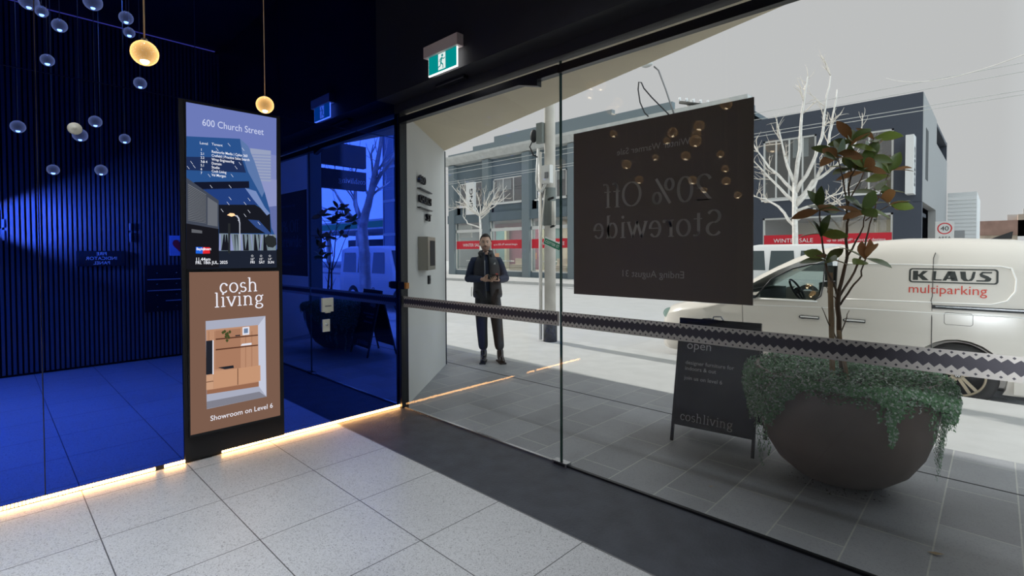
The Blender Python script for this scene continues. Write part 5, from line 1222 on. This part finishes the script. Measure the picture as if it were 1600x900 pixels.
for f in f2:
    c_ = sum((b2[i]-HC for i in f), Vector())/len(f)
    if c_.z < -.045 and c_.y < -.0 and not (abs(c_.x) < .022 and -.066 < c_.z < -.044): bb.f.append(list(f)); bb.m.append('stubble'); bb.sm.append(True)
    elif c_.z < -.0 and abs(c_.x) > .060 and -.04 < c_.y < .01: bb.f.append(list(f)); bb.m.append('stubble'); bb.sm.append(True)
mparent(bb.build('beard'))
# clothes
def cl(name, keys, edges, rad, m_, root=0, sub=2, over={}, remesh=None):
    vs = [(*(over.get(k, J[k])), rad[i]) for i, k in enumerate(keys)]; ii = {k: i for i, k in enumerate(keys)}
    return skin(name, vs, [(ii[a], ii[b]) for a, b in edges], root, sub, m_, None, remesh)
wlc = tuple(Vector(J['wl'])+(Vector(J['el'])-Vector(J['wl']))*.10); wrc = tuple(Vector(J['wr'])+(Vector(J['er'])-Vector(J['wr']))*.10)
def jacket():
    mb = MB().use('fleece_navy'); V3 = lambda k: Vector(J[k])
    rows = [(.93, .165, .125), (1.02, .165, .128), (1.15, .165, .125), (1.28, .178, .128), (1.38, .178, .120), (1.43, .150, .105), (1.47, .085, .080), (1.50, .070, .070)]
    n = 32; V = []
    for z, a_, b_ in rows:
        for k in range(n): t_ = 6.2832*k/n; V.append((.0+.01*(1.5-z)+a_*math.cos(t_), .012+b_*math.sin(t_), z))
    Fs = [(i*n+k, i*n+(k+1) % n, (i+1)*n+(k+1) % n, (i+1)*n+k) for i in range(len(rows)-1) for k in range(n)]+[tuple(range(n))[::-1], tuple(range((len(rows)-1)*n, len(rows)*n))]
    mb.add(V, Fs, True)
    for s_ in 'lr':
        sh, el, wr_ = V3('s'+s_), V3('e'+s_), V3('w'+s_); inn = Vector((sh.x*.55, sh.y, 1.405)); P = [inn, sh, sh.lerp(el, .25), sh.lerp(el, .6), el+(el-sh)*.0, el.lerp(wr_, .2), el.lerp(wr_, .55), el.lerp(wr_, .86), el.lerp(wr_, .93)]
        mb.tube(P, [.066, .066, .064, .060, .057, .056, .050, .042, .038], 16)
        mb.ball(el, .056, 14, 10)
    o = mb.build('fleece'); r = o.modifiers.new('r', 'REMESH'); r.mode = 'VOXEL'; r.voxel_size = .007; q = o.modifiers.new('sm', 'SMOOTH'); q.iterations = 6; q.factor = .5
    evaluated(o, None); [setattr(p, 'use_smooth', True) for p in o.data.polygons]; mparent(o)
jacket()
# open padded vest: two front halves and a back, as a shell round the torso
def vest():
    mb = MB(); rows = [(.90, .190, .148), (.94, .196, .155), (1.02, .190, .155), (1.12, .188, .150), (1.24, .190, .152), (1.34, .182, .148), (1.41, .165, .132), (1.46, .120, .105), (1.50, .090, .092), (1.535, .084, .090)]
    n = 40; V = []; mb.use('vest_black')
    for z, a, b in rows:
        for k in range(n+1):
            gap = .34 if z < 1.42 else .42
            t_ = -math.pi/2+gap/2+(2*math.pi-gap)*k/n; pf = .006*math.sin(z*55)
            V.append((.0+.012*(1.5-z)*2+(a+pf)*math.cos(t_), .012+(b+pf)*math.sin(t_), z+.0))
    Fs = []
    for i in range(len(rows)-1):
        for k in range(n):
            if 1.19 < rows[i][0] < 1.40 and (k in (9, 10, 29, 30)): continue   # arm holes
            Fs.append((i*(n+1)+k, i*(n+1)+k+1, (i+1)*(n+1)+k+1, (i+1)*(n+1)+k))
    mb.add(V, Fs, True); o = mb.build('vest'); md = o.modifiers.new('s', 'SOLIDIFY'); md.thickness = .02; md.offset = 0
    s = o.modifiers.new('u', 'SUBSURF'); s.levels = 1; s.render_levels = 1; evaluated(o, None); mparent(o); return o
vo = vest()
mparent(MB().use('vest_black').tube([(-.075, -.085, 1.47), (-.095, -.02, 1.515), (-.08, .075, 1.535), (0, .115, 1.54), (.07, .075, 1.535), (.075, -.02, 1.515), (.055, -.085, 1.47)], [.02, .024, .026, .026, .026, .024, .02], 10).build('vest_collar'))
mparent(MB().use('steel').tube([(-.022, -.155, 1.42), (-.018, -.165, 1.2), (-.002, -.158, .90)], .0022, 5).build('vest_zip'))
# emblem on the chest: a small white quarter dome of three arcs
m = MB().use('letters_white')
for r0, r1 in ((.026, .019), (.016, .010), (.007, .0)):
    for k in range(6):
        a0, a1 = math.radians(k*15), math.radians((k+1)*15)
        m.add([(.115-r0*math.sin(a0)+.01, -.163, 1.365+r0*math.cos(a0)), (.115-r0*math.sin(a1)+.01, -.163, 1.365+r0*math.cos(a1)), (.115-r1*math.sin(a1)+.01, -.163, 1.365+r1*math.cos(a1)), (.115-r1*math.sin(a0)+.01, -.163, 1.365+r1*math.cos(a0))], [(0, 1, 2, 3)])
mparent(m.build('chest_emblem'))
mparent(MB().use('grey_metal').tube([(-.205, -.02, 1.05), (-.213, -.01, .98), (-.21, -.02, .92)], .004, 5).build('vest_cord'))
cl('trousers', ['pel', 'hl', 'kl', 'al', 'hr', 'kr', 'ar'], [('pel', 'hl'), ('hl', 'kl'), ('kl', 'al'), ('pel', 'hr'), ('hr', 'kr'), ('kr', 'ar')],
   [(.150, .115), (.112, .112), (.088, .085), (.070, .070), (.112, .112), (.088, .085), (.070, .070)], 'trousers', 0, 2, {'al': (-.048, .015, .155), 'ar': (.182, .0, .15), 'pel': (.02, 0, .95)}, .007)
for a, b, nm in ((J['al'], J['tl'], 0), (J['ar'], J['tr'], 1)):
    a, b = Vector(a), Vector(b); d = (b-a); d.z = 0; d.normalize()
    skin('boot', [(a.x, a.y, .20, .052), (a.x, a.y, .12, .052), (a.x-d.x*.0, a.y, .055, .050), (a.x+d.x*.06, a.y+d.y*.06, .048, (.044, .040)), (a.x+d.x*.12, a.y+d.y*.12, .040, (.046, .034)), (a.x+d.x*.17, a.y+d.y*.17, .034, (.036, .028)), (a.x-d.x*.045, a.y-d.y*.045, .045, .036)], [(0, 1), (1, 2), (2, 3), (3, 4), (4, 5), (2, 6)], 0, 2, 'boots', None, .005)
    mparent(MB().use('black_matte').obox((a.x+d.x*.055, a.y+d.y*.055, .009), d*.135, Vector((-d.y, d.x, 0))*.042, Vector((0, 0, .009))).build('boot_sole'))
# the phone in the hands is a thing of its own
ph = thing('phone', (MANX, MANY, 0), 'dark phone with a red edge held in both hands of the man', 'phone'); ph.rotation_euler = (0, 0, MANR)
c_ = Vector((.092, -.300, 1.200)); u_ = Vector((.10, -.10, .99)).normalized(); v_ = Vector((1, -.1, -.08)).normalized(); v_ = (v_-u_*v_.dot(u_)).normalized(); n_ = u_.cross(v_)
mparent(MB().use('phone').obox(c_, u_*.036, v_*.070, n_*.0045).build('phone_case'), ph); mparent(MB().use('phone_back').obox(c_+v_*.045+u_*.040, u_*.014, v_*.016, n_*.004).build('phone_loop'), ph)
